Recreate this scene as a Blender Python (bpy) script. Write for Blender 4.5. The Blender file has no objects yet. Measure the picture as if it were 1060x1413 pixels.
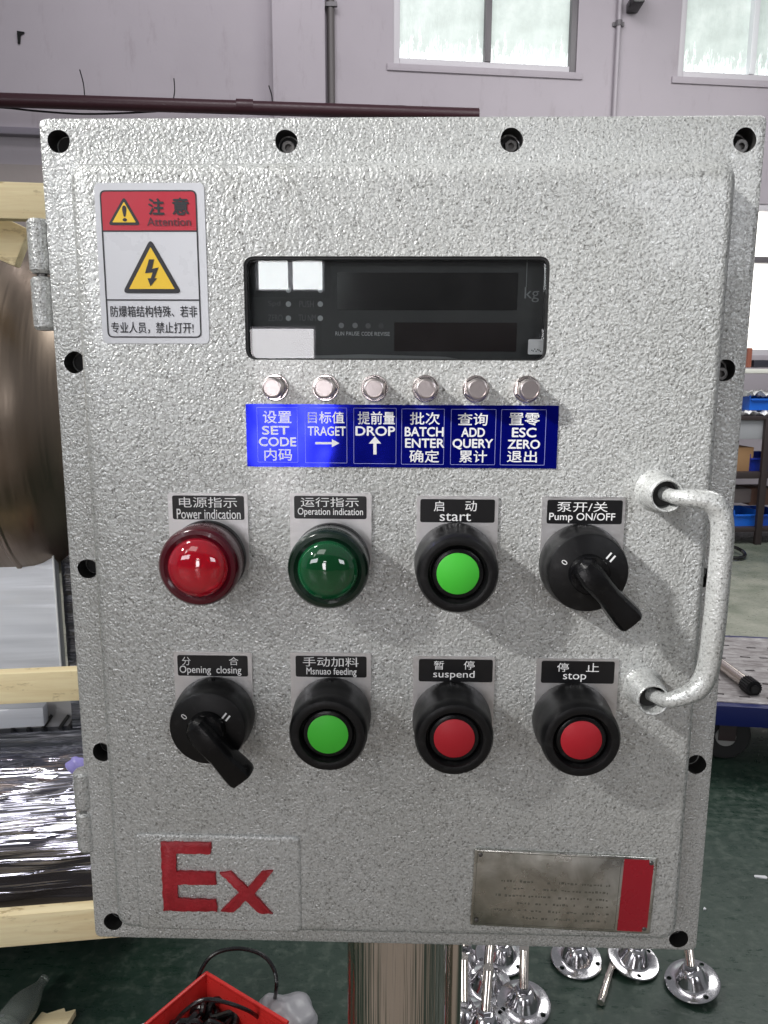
import bpy, bmesh, math, random
from mathutils import Vector, Matrix
random.seed(7)
D2R = math.radians
S = bpy.context.scene
C = S.collection

# ------------------------------------------------------------------ camera
F = 1061.0                                   # focal length in photo pixels
ZC = 1.04                                    # height of the control box centre above the floor
CAMP = Vector((0.0043, -0.4419, 0.1138 + ZC))
pit, yaw, rol = 0.17648, -0.02534, 0.00422
FW = Vector((math.sin(yaw)*math.cos(pit), math.cos(yaw)*math.cos(pit), -math.sin(pit)))
R0 = Vector((math.cos(yaw), -math.sin(yaw), 0)); U0 = R0.cross(FW)
RT = R0*math.cos(rol) + U0*math.sin(rol); UP = U0*math.cos(rol) - R0*math.sin(rol)
cam = bpy.data.objects.new('camera', bpy.data.cameras.new('camera')); C.objects.link(cam)
cam.matrix_world = Matrix(((RT.x, UP.x, -FW.x, CAMP.x), (RT.y, UP.y, -FW.y, CAMP.y), (RT.z, UP.z, -FW.z, CAMP.z), (0, 0, 0, 1)))
cam.data.sensor_fit = 'HORIZONTAL'; cam.data.sensor_width = 36; cam.data.lens = 36*F/1060
cam.data.clip_start = 0.02; cam.data.clip_end = 100
cam.data.dof.use_dof = False
S.camera = cam

# ------------------------------------------------------------------ world, lamps, exposure
W = bpy.data.worlds.new('World'); S.world = W; W.use_nodes = True
bg = W.node_tree.nodes['Background']; bg.inputs[0].default_value = (0.93, 0.95, 1.0, 1); bg.inputs[1].default_value = 0.25
S.view_settings.view_transform = 'Standard'; S.view_settings.look = 'None'; S.view_settings.exposure = 0.0; S.view_settings.gamma = 1

def aim(o, loc, to):
    o.location = loc; o.rotation_euler = (Vector(to) - Vector(loc)).to_track_quat('-Z', 'Y').to_euler()
def spot(name, loc, to, power, size, angle, blend, col=(1, 1, 1)):
    l = bpy.data.lights.new(name, 'SPOT'); l.energy = power; l.shadow_soft_size = size; l.spot_size = D2R(angle); l.spot_blend = blend; l.color = col
    o = bpy.data.objects.new(name, l); C.objects.link(o); aim(o, loc, to); return o
def area(name, loc, to, power, sx, sy, col=(1, 1, 1)):
    l = bpy.data.lights.new(name, 'AREA'); l.energy = power; l.shape = 'RECTANGLE'; l.size = sx; l.size_y = sy; l.color = col
    o = bpy.data.objects.new(name, l); C.objects.link(o); aim(o, loc, to); return o
spot('key_spot', (-2.6, -1.65, ZC+2.1), (0.190, 0, ZC+0.095), 930, 0.13, 7.0, 0.65, (1, 0.99, 0.97))  # unseen key light from upper left; narrow cone keeps the left side dim
area('hall_fill', (-1.5, -3.2, 4.2), (0, 0.2, 0.9), 20, 1.6, 1.6, (1, 0.98, 0.96))  # unseen fill light for the front of the box
area('aisle_fill', (2.6, 3.2, 4.2), (2.2, 4.2, 0), 120, 2.0, 2.0, (1, 1, 0.98))  # unseen area light for the far floor, in place of window light
area('wall_fill', (-.5, 2.6, 5.4), (0.2, 6.0, 3.2), 90, 3.0, 1.0, (1, 0.97, 1))  # unseen light added to brighten the back wall
spot('crate_fill', (-1.9, -1.6, 2.3), (-.86, .8, .85), 170, 0.5, 36, 0.9, (1, .98, .93))  # unseen spot added to brighten the crate timber
area('floor_fill', (-1.6, 0.2, 3.4), (-0.3, 1.0, 0), 22, 0.35, 0.35, (1, 0.98, 0.95))  # unseen light added over the floor and crate at left

# ------------------------------------------------------------------ projection of picture points on real planes
def ray(px, py): return FW + RT*((px-530)/F) - UP*((py-706.5)/F)
def PW(px, py, y):                            # world point on the vertical plane y
    d = ray(px, py); return CAMP + d*((y-CAMP.y)/d.y)
def PB(px, py, y=-0.026):                     # same, in the box frame
    p = PW(px, py, y); return (p.x, p.z-ZC)
def PG(px, py, z=0.0):
    d = ray(px, py); return CAMP + d*((z-CAMP.z)/d.z)
def SZ(n, p): return n*((Vector(p)-CAMP).dot(FW))/F      # length of n photo pixels at p

# ------------------------------------------------------------------ mesh helpers
def box(bm, c, s, rot=None, bev=0.0):
    m = Matrix.Translation(Vector(c)) @ (rot.to_4x4() if rot else Matrix.Identity(4)) @ Matrix.Diagonal((s[0], s[1], s[2], 1))
    r = bmesh.ops.create_cube(bm, size=1, matrix=m)
    if bev:
        es = set(e for v in r['verts'] for e in v.link_edges)
        bmesh.ops.bevel(bm, geom=list(es), offset=bev, segments=2, affect='EDGES', profile=0.6)
def rings(bm, rs, cap0=True, cap1=True, closed=True):
    vv = [[bm.verts.new(p) for p in r] for r in rs]
    n = len(vv[0])
    for a, b in zip(vv[:-1], vv[1:]):
        for i in range(n if closed else n-1):
            j = (i+1) % n
            bm.faces.new((a[i], a[j], b[j], b[i]))
    if cap0: bm.faces.new(vv[0][::-1])
    if cap1: bm.faces.new(vv[-1])
    return vv
def lathe(bm, prof, M=None, seg=40, cap0=True, cap1=True, wob=None):
    """profile (r, h), turned about local Z, then M"""
    M = M or Matrix.Identity(4)
    rs = []
    for r, h in prof:
        rs.append([M @ Vector((r*math.cos(2*math.pi*i/seg), r*math.sin(2*math.pi*i/seg), h)) for i in range(seg)])
    rings(bm, rs, cap0, cap1)
FRONT = Matrix(((1, 0, 0, 0), (0, 0, -1, 0), (0, 1, 0, 0), (0, 0, 0, 1)))      # local Z -> -Y (towards the viewer)
def at(x, y, z): return Matrix.Translation((x, y, z))
def tube(bm, pts, r, seg=12, rad=None, caps=True):
    pts = [Vector(p) for p in pts]; rs = []
    n = None
    for i, p in enumerate(pts):
        t = (pts[min(i+1, len(pts)-1)] - pts[max(i-1, 0)]).normalized()
        if n is None: n = t.orthogonal().normalized()
        n = (n - t*n.dot(t)).normalized(); b = t.cross(n)
        q = rad[i] if rad else r
        rs.append([p + (n*math.cos(2*math.pi*k/seg) + b*math.sin(2*math.pi*k/seg))*q for k in range(seg)])
    rings(bm, rs, caps, caps)
def spline(pts, k=8):
    pts = [Vector(p) for p in pts]; P = [pts[0]] + pts + [pts[-1]]; out = []
    for i in range(1, len(P)-2):
        for j in range(k):
            t = j/k; a, b, c, d = P[i-1:i+3]
            out.append(0.5*((2*b) + (c-a)*t + (2*a-5*b+4*c-d)*t*t + (3*b-a-3*c+d)*t**3))
    return out + [pts[-1]]
def prism(bm, poly, y0, y1):
    """polygon in (x, z), from y0 (back) to y1 (front)"""
    rings(bm, [[Vector((x, y0, z)) for x, z in poly], [Vector((x, y1, z)) for x, z in poly]])
def rpoly(pts, r, n=6):
    out = []; m = len(pts)
    for i in range(m):
        p0, p, p1 = Vector(pts[i-1]), Vector(pts[i]), Vector(pts[(i+1) % m])
        a = (p0-p).normalized(); b = (p1-p).normalized()
        ang = a.angle(b); d = min(r/math.tan(ang/2), (p0-p).length*.49, (p1-p).length*.49)
        s, e = p+a*d, p+b*d
        for k in range(n+1):
            t = k/n; out.append(tuple(s*(1-t)**2 + p*2*t*(1-t) + e*t*t))
    return out
def rr(x0, x1, z0, z1, r, n=6): return rpoly([(x0, z0), (x1, z0), (x1, z1), (x0, z1)], r, n)
def frame2(bm, outer, inner, y0, y1):
    """flat ring between two outlines with equal counts"""
    n = len(outer)
    A = [bm.verts.new((x, y1, z)) for x, z in outer]; B = [bm.verts.new((x, y1, z)) for x, z in inner]
    A2 = [bm.verts.new((x, y0, z)) for x, z in outer]; B2 = [bm.verts.new((x, y0, z)) for x, z in inner]
    for i in range(n):
        j = (i+1) % n
        bm.faces.new((A[i], A[j], B[j], B[i])); bm.faces.new((A2[j], A2[i], B2[i], B2[j]))
        bm.faces.new((A[j], A[i], A2[i], A2[j])); bm.faces.new((B[i], B[j], B2[j], B2[i]))
def obj(name, bm, m=None, parent=None, smooth=True, loc=None, rot=None, angle=35):
    if isinstance(bm, bmesh.types.BMesh):
        bmesh.ops.recalc_face_normals(bm, faces=bm.faces)
        me = bpy.data.meshes.new(name); bm.to_mesh(me); bm.free()
    else: me = bm
    if m and not me.materials: me.materials.append(m)
    o = bpy.data.objects.new(name, me); C.objects.link(o)
    if parent: o.parent = parent
    if loc: o.location = loc
    if rot: o.rotation_euler = rot
    if smooth:
        me.shade_smooth(); me.set_sharp_from_angle(angle=D2R(angle))
    return o
def new(): return bmesh.new()
def thing(name, label, cat, loc=(0, 0, 0), rot=(0, 0, 0), group=None):
    o = bpy.data.objects.new(name, None); C.objects.link(o); o.location = loc; o.rotation_euler = rot
    o.empty_display_size = 0.05
    return tag(o, label, cat, group)
def tag(o, label, cat, group=None):
    o['label'] = label; o['category'] = cat
    if group: o['group'] = group
    return o
def stuff(o): o['kind'] = 'stuff'; return o
def struct(o): o['kind'] = 'structure'; return o
def copy_tree(o, parent=None):
    c = o.copy(); C.objects.link(c)
    if parent: c.parent = parent
    for ch in list(o.children): copy_tree(ch, c)
    return c
def boolean(o, cutter_bm, solver='EXACT'):
    bmesh.ops.recalc_face_normals(cutter_bm, faces=cutter_bm.faces)
    me = bpy.data.meshes.new('cut'); cutter_bm.to_mesh(me); cutter_bm.free()
    c = bpy.data.objects.new('cut', me); C.objects.link(c); c.matrix_world = o.matrix_world
    md = o.modifiers.new('b', 'BOOLEAN'); md.object = c; md.operation = 'DIFFERENCE'; md.solver = solver
    bpy.context.view_layer.update()
    dg = bpy.context.evaluated_depsgraph_get()
    nm = bpy.data.meshes.new_from_object(o.evaluated_get(dg))
    o.modifiers.clear(); old = o.data; o.data = nm; nm.name = old.name
    bpy.data.objects.remove(c); bpy.data.meshes.remove(me)
    nm.shade_smooth(); nm.set_sharp_from_angle(angle=D2R(35))

# ------------------------------------------------------------------ materials
def mat(name, col, rough=0.5, metal=0.0, **k):
    m = bpy.data.materials.new(name); m.use_nodes = True; b = m.node_tree.nodes['Principled BSDF']
    b.inputs['Base Color'].default_value = (*col, 1); b.inputs['Roughness'].default_value = rough; b.inputs['Metallic'].default_value = metal
    for kk, v in k.items(): b.inputs[kk.replace('_', ' ')].default_value = v
    m.diffuse_color = (*col, 1)
    return m
def nd(m, t, **k):
    n = m.node_tree.nodes.new(t)
    for a, v in k.items():
        if a in n.inputs.keys(): n.inputs[a].default_value = v
        else: setattr(n, a, v)
    return n
def ln(m, a, b): m.node_tree.links.new(a, b)
def coords(m, scale=(1, 1, 1), kind='Object', rot=(0, 0, 0)):
    tc = nd(m, 'ShaderNodeTexCoord'); mp = nd(m, 'ShaderNodeMapping'); mp.inputs['Scale'].default_value = scale; mp.inputs['Rotation'].default_value = rot
    ln(m, tc.outputs[kind], mp.inputs['Vector']); return mp.outputs[0]
def noise(m, vec, scale, detail=3, rough=0.55, dist=0.0):
    n = nd(m, 'ShaderNodeTexNoise'); n.inputs['Scale'].default_value = scale; n.inputs['Detail'].default_value = detail
    n.inputs['Roughness'].default_value = rough; n.inputs['Distortion'].default_value = dist
    ln(m, vec, n.inputs['Vector']); return n.outputs['Fac']
def ramp(m, fac, stops):
    r = nd(m, 'ShaderNodeValToRGB'); e = r.color_ramp.elements
    while len(e) < len(stops): e.new(0.5)
    for i, (p, c) in enumerate(stops):
        e[i].position = p; e[i].color = (*c, 1) if isinstance(c, tuple) else (c, c, c, 1)
    ln(m, fac, r.inputs[0]); return r.outputs[0]
def mathn(m, op, a, b=None, clamp=False):
    n = nd(m, 'ShaderNodeMath', operation=op); n.use_clamp = clamp
    for i, v in enumerate((a, b)):
        if v is None: continue
        if isinstance(v, (int, float)): n.inputs[i].default_value = v
        else: ln(m, v, n.inputs[i])
    return n.outputs[0]
def mixc(m, fac, a, b, mode='MIX'):
    n = nd(m, 'ShaderNodeMix', data_type='RGBA', blend_type=mode)
    for i, v in ((0, fac), (6, a), (7, b)):
        if isinstance(v, (int, float)): n.inputs[i].default_value = v
        elif isinstance(v, tuple): n.inputs[i].default_value = (*v, 1)
        else: ln(m, v, n.inputs[i])
    return n.outputs[2]
def bump(m, h, strength=1.0, dist=0.001, prev=None):
    n = nd(m, 'ShaderNodeBump'); n.inputs['Strength'].default_value = strength; n.inputs['Distance'].default_value = dist
    ln(m, h, n.inputs['Height'])
    if prev is not None: ln(m, prev, n.inputs['Normal'])
    ln(m, n.outputs[0], BS(m).inputs['Normal']); return n.outputs[0]
def BS(m): return m.node_tree.nodes['Principled BSDF']

def hammertone(name='hammertone silver paint', bs=0.78):
    m = mat(name, (.5, .51, .5), .3, .32, Coat_Weight=.35, Coat_Roughness=.1)
    v = coords(m)
    wv = nd(m, 'ShaderNodeVectorMath', operation='ADD')
    nz = nd(m, 'ShaderNodeTexNoise'); nz.inputs['Scale'].default_value = 160; nz.inputs['Detail'].default_value = 2; ln(m, v, nz.inputs['Vector'])
    sc = nd(m, 'ShaderNodeVectorMath', operation='SCALE'); sc.inputs['Scale'].default_value = 0.006; ln(m, nz.outputs['Color'], sc.inputs[0])
    ln(m, v, wv.inputs[0]); ln(m, sc.outputs[0], wv.inputs[1])
    vo = nd(m, 'ShaderNodeTexVoronoi', feature='SMOOTH_F1'); vo.inputs['Scale'].default_value = 540; vo.inputs['Smoothness'].default_value = 0.35
    ln(m, wv.outputs[0], vo.inputs['Vector'])
    n2 = noise(m, v, 900, 2, .5, .6)
    n3 = noise(m, v, 34, 2)
    h = mathn(m, 'ADD', mathn(m, 'MULTIPLY', vo.outputs['Distance'], -0.9), mathn(m, 'MULTIPLY', n2, 0.55))
    h = mathn(m, 'ADD', h, mathn(m, 'MULTIPLY', n3, 0.5))
    bump(m, h, bs, 0.00060)
    # flakes gathered in the valleys make the paint speckled
    spk = ramp(m, n2, [(.31, (.22, .22, .21)), (.44, (.56, .57, .56)), (.7, (.65, .66, .65))])
    big = ramp(m, noise(m, v, 9, 3), [(.3, (.9, .9, .885)), (.7, (1.0, 1.0, 1.0))])
    smg = ramp(m, noise(m, coords(m, (1, 1, .6)), 24, 5, .7), [(.58, (1, 1, 1)), (.80, (.80, .79, .76))])
    ln(m, mixc(m, 1.0, mixc(m, 1.0, spk, big, 'MULTIPLY'), smg, 'MULTIPLY'), BS(m).inputs['Base Color'])
    ln(m, ramp(m, noise(m, v, 250, 2), [(.3, .17), (.7, .38)]), BS(m).inputs['Roughness'])
    return m
M_HAM = hammertone(); M_HAMS = hammertone('smoother silver paint on handle', .45)
def plastic(name, col, rough=.35, bsc=1500, bs=.15, coat=0.0, spec=.5):
    m = mat(name, col, rough, 0, Coat_Weight=coat, Coat_Roughness=.1, Specular_IOR_Level=spec)
    v = coords(m); bump(m, noise(m, v, bsc, 2), bs, .0004)
    n = ramp(m, noise(m, v, 60, 4), [(.3, rough*.8), (.75, min(1, rough*1.35))]); ln(m, n, BS(m).inputs['Roughness'])
    if max(col) < .02:      # a little dust on the dark mouldings
        ln(m, mixc(m, ramp(m, noise(m, v, 140, 5, .7), [(.55, 0.0), (.85, .5)]), col, (.05, .05, .048)), BS(m).inputs['Base Color'])
    return m
M_BLACK = plastic('black bakelite', (.005, .005, .0055), .34, spec=.3)
M_BLACKG = plastic('glossy black plastic', (.004, .004, .0045), .22, spec=.3)
M_GASKET = mat('black rubber gasket', (.008, .008, .008), .5)
M_WHITEINK = mat('white print', (.82, .82, .82), .5)
M_GREYINK = mat('grey print', (.34, .35, .35), .5)
M_DIMINK = mat('dim grey print', (.16, .165, .165), .5)
M_BLACKINK = mat('black print', (.015, .015, .02), .45)
M_FADEINK = mat('faded black print', (.09, .02, .03), .45)
M_FADEGREY = mat('faded print on steel', (.20, .20, .17), .45, .7)
M_STICK = plastic('white vinyl sticker', (.66, .67, .71), .3, 500, .1)
M_RED = plastic('red vinyl', (.50, .018, .04), .35, 500, .1)
M_REDENAMEL = plastic('dark red enamel', (.34, .008, .02), .28, 500, .1)
M_YEL = plastic('yellow vinyl', (.86, .56, .03), .35, 500, .1)
M_GREENCAP = plastic('green button cap', (.055, .52, .035), .5)
M_REDCAP = plastic('red button cap', (.40, .008, .018), .45)
M_BLACKPLATE = mat('black label field', (.006, .006, .007), .3)
M_HOLE = mat('painted hole shade', (.022, .021, .020), .6)  # shade inside holes and bosses, put into the colour
M_CAVITY = mat('dark steel bolt', (.16, .155, .15), .4, .9)
def steel(name, col=(.62, .61, .60), rough=.22, sc=(1, 1, 1), amp=.15, nscale=400, aniso=0):
    m = mat(name, col, rough, 1.0, Anisotropic=aniso)
    v = coords(m, sc)
    n = noise(m, v, nscale, 3); bump(m, n, amp, .0006)
    ln(m, ramp(m, noise(m, v, nscale*.3, 3), [(.3, max(.03, rough*.8)), (.7, rough*1.25)]), BS(m).inputs['Roughness'])
    return m
M_ALU = steel('satin aluminium label plate', (.74, .73, .73), .42, (1, 1, 12), .05)
M_TURN = steel('turned stainless', (.78, .72, .70), .2, (1, 1, 1), .04)
M_CAP = mat('brushed button face', (.62, .56, .55), .30, 1.0)
bump(M_CAP, noise(M_CAP, coords(M_CAP), 1200, 2), .2, .0002)
M_CHROME = steel('polished stainless', (.74, .68, .62), .10, (1, 1, .02), .7, 170)
M_CHROME.name = 'polished stainless'
M_POST = steel('drawn stainless post', (.74, .68, .62), .12, (1, 1, .01), 1.0, 300)
M_POST.node_tree.nodes['Bump'].inputs['Distance'].default_value = .0022
M_RATING = steel('etched steel plate', (.52, .52, .43), .42, (1, 1, 6), .1, 300)
_m = M_RATING; _v = coords(_m, (1, 1, 1))
ln(_m, mixc(_m, ramp(_m, noise(_m, _v, 38, 5, .65, .6), [(.35, 0.0), (.68, 1.0)]), (.36, .36, .32), (.70, .70, .66)), BS(_m).inputs['Base Color'])
ln(_m, ramp(_m, noise(_m, _v, 60, 4), [(.3, .18), (.7, .42)]), BS(_m).inputs['Roughness']); BS(_m).inputs['Metallic'].default_value = 1
M_FOOT = steel('machined stainless', (.55, .54, .56), .16, (1, 1, 1), .05)
def foil():
    m = mat('blue mirror foil', (.003, .008, .42), .13, .78)
    v = coords(m); bump(m, noise(m, v, 22, 2, .4), .35, .004)
    return m
M_BLUE = foil()
def lens(name, col, dark):
    m = mat(name, col, .06, 0, Coat_Weight=1.0, Coat_Roughness=.02, IOR=1.5)
    b = BS(m); b.inputs['Transmission Weight'].default_value = 0.55
    lw = nd(m, 'ShaderNodeLayerWeight'); lw.inputs[0].default_value = .35
    ln(m, mixc(m, lw.outputs['Facing'], col, dark), b.inputs['Base Color'])
    return m
M_LRED = lens('red lamp lens', (.72, .006, .03), (.85, .03, .08))
M_LGRN = lens('green lamp lens', (.003, .10, .028), (.02, .42, .15))
M_INRED = mat('red diffuser inside lamp', (.80, .012, .05), .4)
M_INGRN = mat('green diffuser inside lamp', (.006, .13, .04), .4)
M_SIDERED = mat('deep red lamp body', (.075, .001, .008), .25, 0, Coat_Weight=.4)
M_SIDEGRN = mat('deep green lamp body', (.002, .014, .007), .25, 0, Coat_Weight=.4)
def clear_glass():
    m = bpy.data.materials.new('thin clear glass'); m.use_nodes = True; nt = m.node_tree; nt.nodes.clear()
    out = nt.nodes.new('ShaderNodeOutputMaterial'); mx = nt.nodes.new('ShaderNodeMixShader'); tr = nt.nodes.new('ShaderNodeBsdfTransparent'); gl = nt.nodes.new('ShaderNodeBsdfGlossy')
    fr = nt.nodes.new('ShaderNodeFresnel'); fr.inputs[0].default_value = 1.5; gl.inputs['Roughness'].default_value = 0.005
    tr.inputs[0].default_value = (.93, .95, .95, 1)
    nt.links.new(fr.outputs[0], mx.inputs[0]); nt.links.new(tr.outputs[0], mx.inputs[1]); nt.links.new(gl.outputs[0], mx.inputs[2]); df = nt.nodes.new('ShaderNodeBsdfDiffuse'); df.inputs[0].default_value = (.5, .5, .5, 1); m2 = nt.nodes.new('ShaderNodeMixShader')
    v = coords(m); n1 = noise(m, v, 14, 4, .6); n2_ = noise(m, v, 900, 2)      # dust and wipe marks on the glass
    f = mathn(m, 'ADD', ramp(m, n1, [(.35, 0.0), (.75, .022)]), ramp(m, n2_, [(.70, 0.0), (.78, .08)]))
    nt.links.new(f, m2.inputs[0]); nt.links.new(mx.outputs[0], m2.inputs[1]); nt.links.new(df.outputs[0], m2.inputs[2]); nt.links.new(m2.outputs[0], out.inputs[0])
    return m
M_GLASS = clear_glass()
M_BOARD = mat('dark grey display panel', (.030, .032, .032), .45)
M_DISP = mat('smoked display window', (.004, .004, .0045), .12)
M_DISPR = mat('smoked red display window', (.012, .004, .004), .12)
def redpaint():
    m = mat('hand painted red', (.42, .012, .022), .45)
    v = coords(m); bump(m, noise(m, v, 420, 2), .5, .001)
    ln(m, ramp(m, noise(m, v, 90, 4), [(.3, (.33, .012, .02)), (.7, (.46, .018, .03))]), BS(m).inputs['Base Color'])
    return m
M_PAINTRED = redpaint()
def wood(name, a, b, axis=0):
    m = mat(name, a, .7)
    sc = [14, 14, 14]; sc[axis] = 1.2
    v = coords(m, tuple(sc))
    g = noise(m, v, 5, 5, .6, .4); kn = noise(m, coords(m, (3, 8, 8)), 6, 4, .7)
    c = ramp(m, g, [(.3, b), (.6, a)])
    c = mixc(m, ramp(m, kn, [(.58, 0.0), (.68, .7)]), c, (.36, .25, .11))
    ln(m, c, BS(m).inputs['Base Color']); bump(m, g, .3, .002)
    return m
M_WOOD = wood('pale pine', (.88, .76, .48), (.76, .61, .35))

# ------------------------------------------------------------------ lettering
def letters(s, cx, cz, w, h, y, m, parent, name='lettering', rot=0.0, bold=0.0, depth=.00012):
    """text fitted into w x h metres, centred at (cx, cz) in the parent's frame, facing -Y"""
    cu = bpy.data.curves.new('t', 'FONT'); cu.body = s; cu.size = 1; cu.offset = 0; cu.resolution_u = 4
    t = bpy.data.objects.new('t', cu); C.objects.link(t)
    dg = bpy.context.evaluated_depsgraph_get(); me = bpy.data.meshes.new_from_object(t.evaluated_get(dg))
    bpy.data.objects.remove(t); bpy.data.curves.remove(cu)
    xs = [v.co.x for v in me.vertices]; ys = [v.co.y for v in me.vertices]
    x0, x1, y0, y1 = min(xs), max(xs), min(ys), max(ys)
    c, sn = math.cos(rot), math.sin(rot)
    for v in me.vertices:
        u = ((v.co.x-x0)/(x1-x0)-.5)*w; q = ((v.co.y-y0)/(y1-y0)-.5)*h
        v.co = (cx + u*c - q*sn, y, cz + u*sn + q*c)
    bm = new(); bm.from_mesh(me); bpy.data.meshes.remove(me)
    if bold:
        base = bm.verts[:] + bm.edges[:] + bm.faces[:]; q = bold*h*1.1
        for k, (du, dv_) in enumerate(((q, 0), (0, q), (-q, 0), (0, -q))):
            g = bmesh.ops.duplicate(bm, geom=base)['geom']
            bmesh.ops.translate(bm, vec=(du, -.000008*(k+1), dv_), verts=[e for e in g if isinstance(e, bmesh.types.BMVert)])
    for f in bm.faces:
        f.normal_update()
        if f.normal.y > 0: f.normal_flip()
    me = bpy.data.meshes.new(name); bm.to_mesh(me); bm.free()
    return obj(name, me, m, parent, smooth=False)
def px_rect(x0, y0, x1, y1, y=-0.026):
    a, b = PB(x0, y0, y), PB(x1, y1, y); c, d = PB(x1, y0, y), PB(x0, y1, y)
    X0 = (a[0]+d[0])/2; X1 = (b[0]+c[0])/2; Z1 = (a[1]+c[1])/2; Z0 = (b[1]+d[1])/2
    return X0, X1, Z0, Z1
def letters_px(s, x0, y0, x1, y1, yy, m, parent, off=(0, 0), name='lettering', rot=0.0, bold=0.0):
    X0, X1, Z0, Z1 = px_rect(x0, y0, x1, y1, yy)
    return letters(s, (X0+X1)/2-off[0], (Z0+Z1)/2-off[1], X1-X0, Z1-Z0, yy-(-0.0) - off[2] if len(off) > 2 else yy, m, parent, name, rot, bold)

# ================================================================== THE SETTING
def floor_mat():
    m = mat('green epoxy floor', (.03, .06, .045), .35)
    tc = nd(m, 'ShaderNodeTexCoord'); v = tc.outputs['Object']
    sep = nd(m, 'ShaderNodeSeparateXYZ'); ln(m, v, sep.inputs[0])
    mott = noise(m, v, 2.2, 5, .6); fine = noise(m, v, 38, 5, .7); sp = noise(m, v, 120, 2)
    green = ramp(m, mott, [(.3, (.010, .028, .019)), (.7, (.030, .056, .040))])
    green = mixc(m, ramp(m, fine, [(.50, 0.0), (.8, .55)]), green, (.13, .16, .13))
    lit_pale = ramp(m, noise(m, v, 5, 6, .65), [(.3, (.21, .23, .18)), (.65, (.38, .38, .32))])
    lit_pale = mixc(m, ramp(m, fine, [(.60, 0.0), (.68, .75)]), lit_pale, (.07, .07, .06))
    # window light on the far floor is painted in as a paler tone
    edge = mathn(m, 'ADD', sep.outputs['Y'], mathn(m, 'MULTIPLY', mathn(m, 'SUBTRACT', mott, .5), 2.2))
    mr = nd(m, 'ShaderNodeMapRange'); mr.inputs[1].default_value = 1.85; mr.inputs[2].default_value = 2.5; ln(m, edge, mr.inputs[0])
    far = nd(m, 'ShaderNodeMapRange'); far.inputs[1].default_value = 3.4; far.inputs[2].default_value = 4.6; far.inputs[3].default_value = 1; far.inputs[4].default_value = .35; ln(m, edge, far.inputs[0])
    front = nd(m, 'ShaderNodeMapRange'); front.inputs[1].default_value = -.55; front.inputs[2].default_value = -.15; front.inputs[3].default_value = 1; front.inputs[4].default_value = 0; ln(m, sep.outputs['Y'], front.inputs[0])
    c2 = mixc(m, mathn(m, 'MULTIPLY', mr.outputs[0], far.outputs[0]), green, lit_pale)
    ln(m, mixc(m, front.outputs[0], c2, (.36, .31, .26)), BS(m).inputs['Base Color'])
    ln(m, ramp(m, mathn(m, 'ADD', mathn(m, 'MULTIPLY', fine, .5), mathn(m, 'MULTIPLY', noise(m, coords(m, (1, 9, 1), rot=(0, 0, .5)), 9, 5, .7), .5)), [(.38, .2), (.62, .6)]), BS(m).inputs['Roughness'])
    bump(m, sp, .15, .002)
    return m
bm = new(); bmesh.ops.create_grid(bm, x_segments=1, y_segments=1, size=14)
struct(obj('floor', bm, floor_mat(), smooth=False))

def wall_mat(name, col):
    m = mat(name, col, .75)
    v = coords(m)
    c = ramp(m, noise(m, v, .8, 4, .6), [(.3, tuple(x*.93 for x in col)), (.7, tuple(min(1, x*1.06) for x in col))])
    st = noise(m, coords(m, (1, 1, .25)), 7, 6, .75)
    c = mixc(m, ramp(m, st, [(.56, 0.0), (.8, .55)]), c, (.22, .19, .19))
    ln(m, c, BS(m).inputs['Base Color']); bump(m, noise(m, v, 30, 4), .2, .004)
    return m
M_WALL = wall_mat('lavender grey plaster', (.40, .365, .40))
M_WALLLOW = wall_mat('brownish lower plaster', (.34, .30, .29))
WA = D2R(8.0); WO = Vector((0, 6.0, 0)); WU = Vector((math.cos(WA), math.sin(WA), 0)); WN = Vector((-math.sin(WA), math.cos(WA), 0))
def PWL(px, py, d=0.0):                       # wall frame (u, z) of a picture point, d metres proud of the wall
    r = ray(px, py); o = WO - WN*d
    p = CAMP + r*((o-CAMP).dot(WN)/r.dot(WN)); return ((p-WO).dot(WU), p.z)
bm = new(); box(bm, (0, .12, 2.6), (20, .24, 5.2)); wall = obj('back_wall', bm, M_WALL, smooth=False, loc=WO, rot=(0, 0, WA)); struct(wall)
wins = []
for (x0, y0, x1, y1) in ((543, 92, 806, -150), (935, 108, 1180, -150)):
    a = PWL(x0, (y0+ (84 if x0 < 600 else 104))/2); b = PWL(x1, y1)
    wins.append((a[0], b[0], a[1], b[1]))
low = PWL(1018, 490); lowt = PWL(1046, 281)
wins.append((low[0], low[0]+1.5, low[1], lowt[1]))
cb = new()
for w in wins: box(cb, ((w[0]+w[1])/2, .12, (w[2]+w[3])/2), (w[1]-w[0], .5, w[3]-w[2]))
bpy.context.view_layer.update(); boolean(wall, cb)
# pilaster, low band and ledge
bm = new(); a = PWL(376, 80, .12); b = PWL(449, 80, .12); box(bm, ((a[0]+b[0])/2, -.062, 2.6), (b[0]-a[0], .12, 5.2), bev=.01); struct(obj('wall_pilaster', bm, M_WALL, wall))
bm = new(); a = PWL(-60, 225); zl = a[1]; box(bm, (-3.0, -.012, zl/2), (4.2, .02, zl)); struct(obj('wall_dado', bm, M_WALLLOW, wall, smooth=False))
M_LEDGE = mat('grey painted ledge', (.22, .20, .24), .5)
bm = new(); a = PWL(0, 180, .06); box(bm, (-3.0, -.04, a[1]), (4.2, .08, .05), bev=.006); struct(obj('wall_ledge', bm, M_LEDGE, wall))
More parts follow.
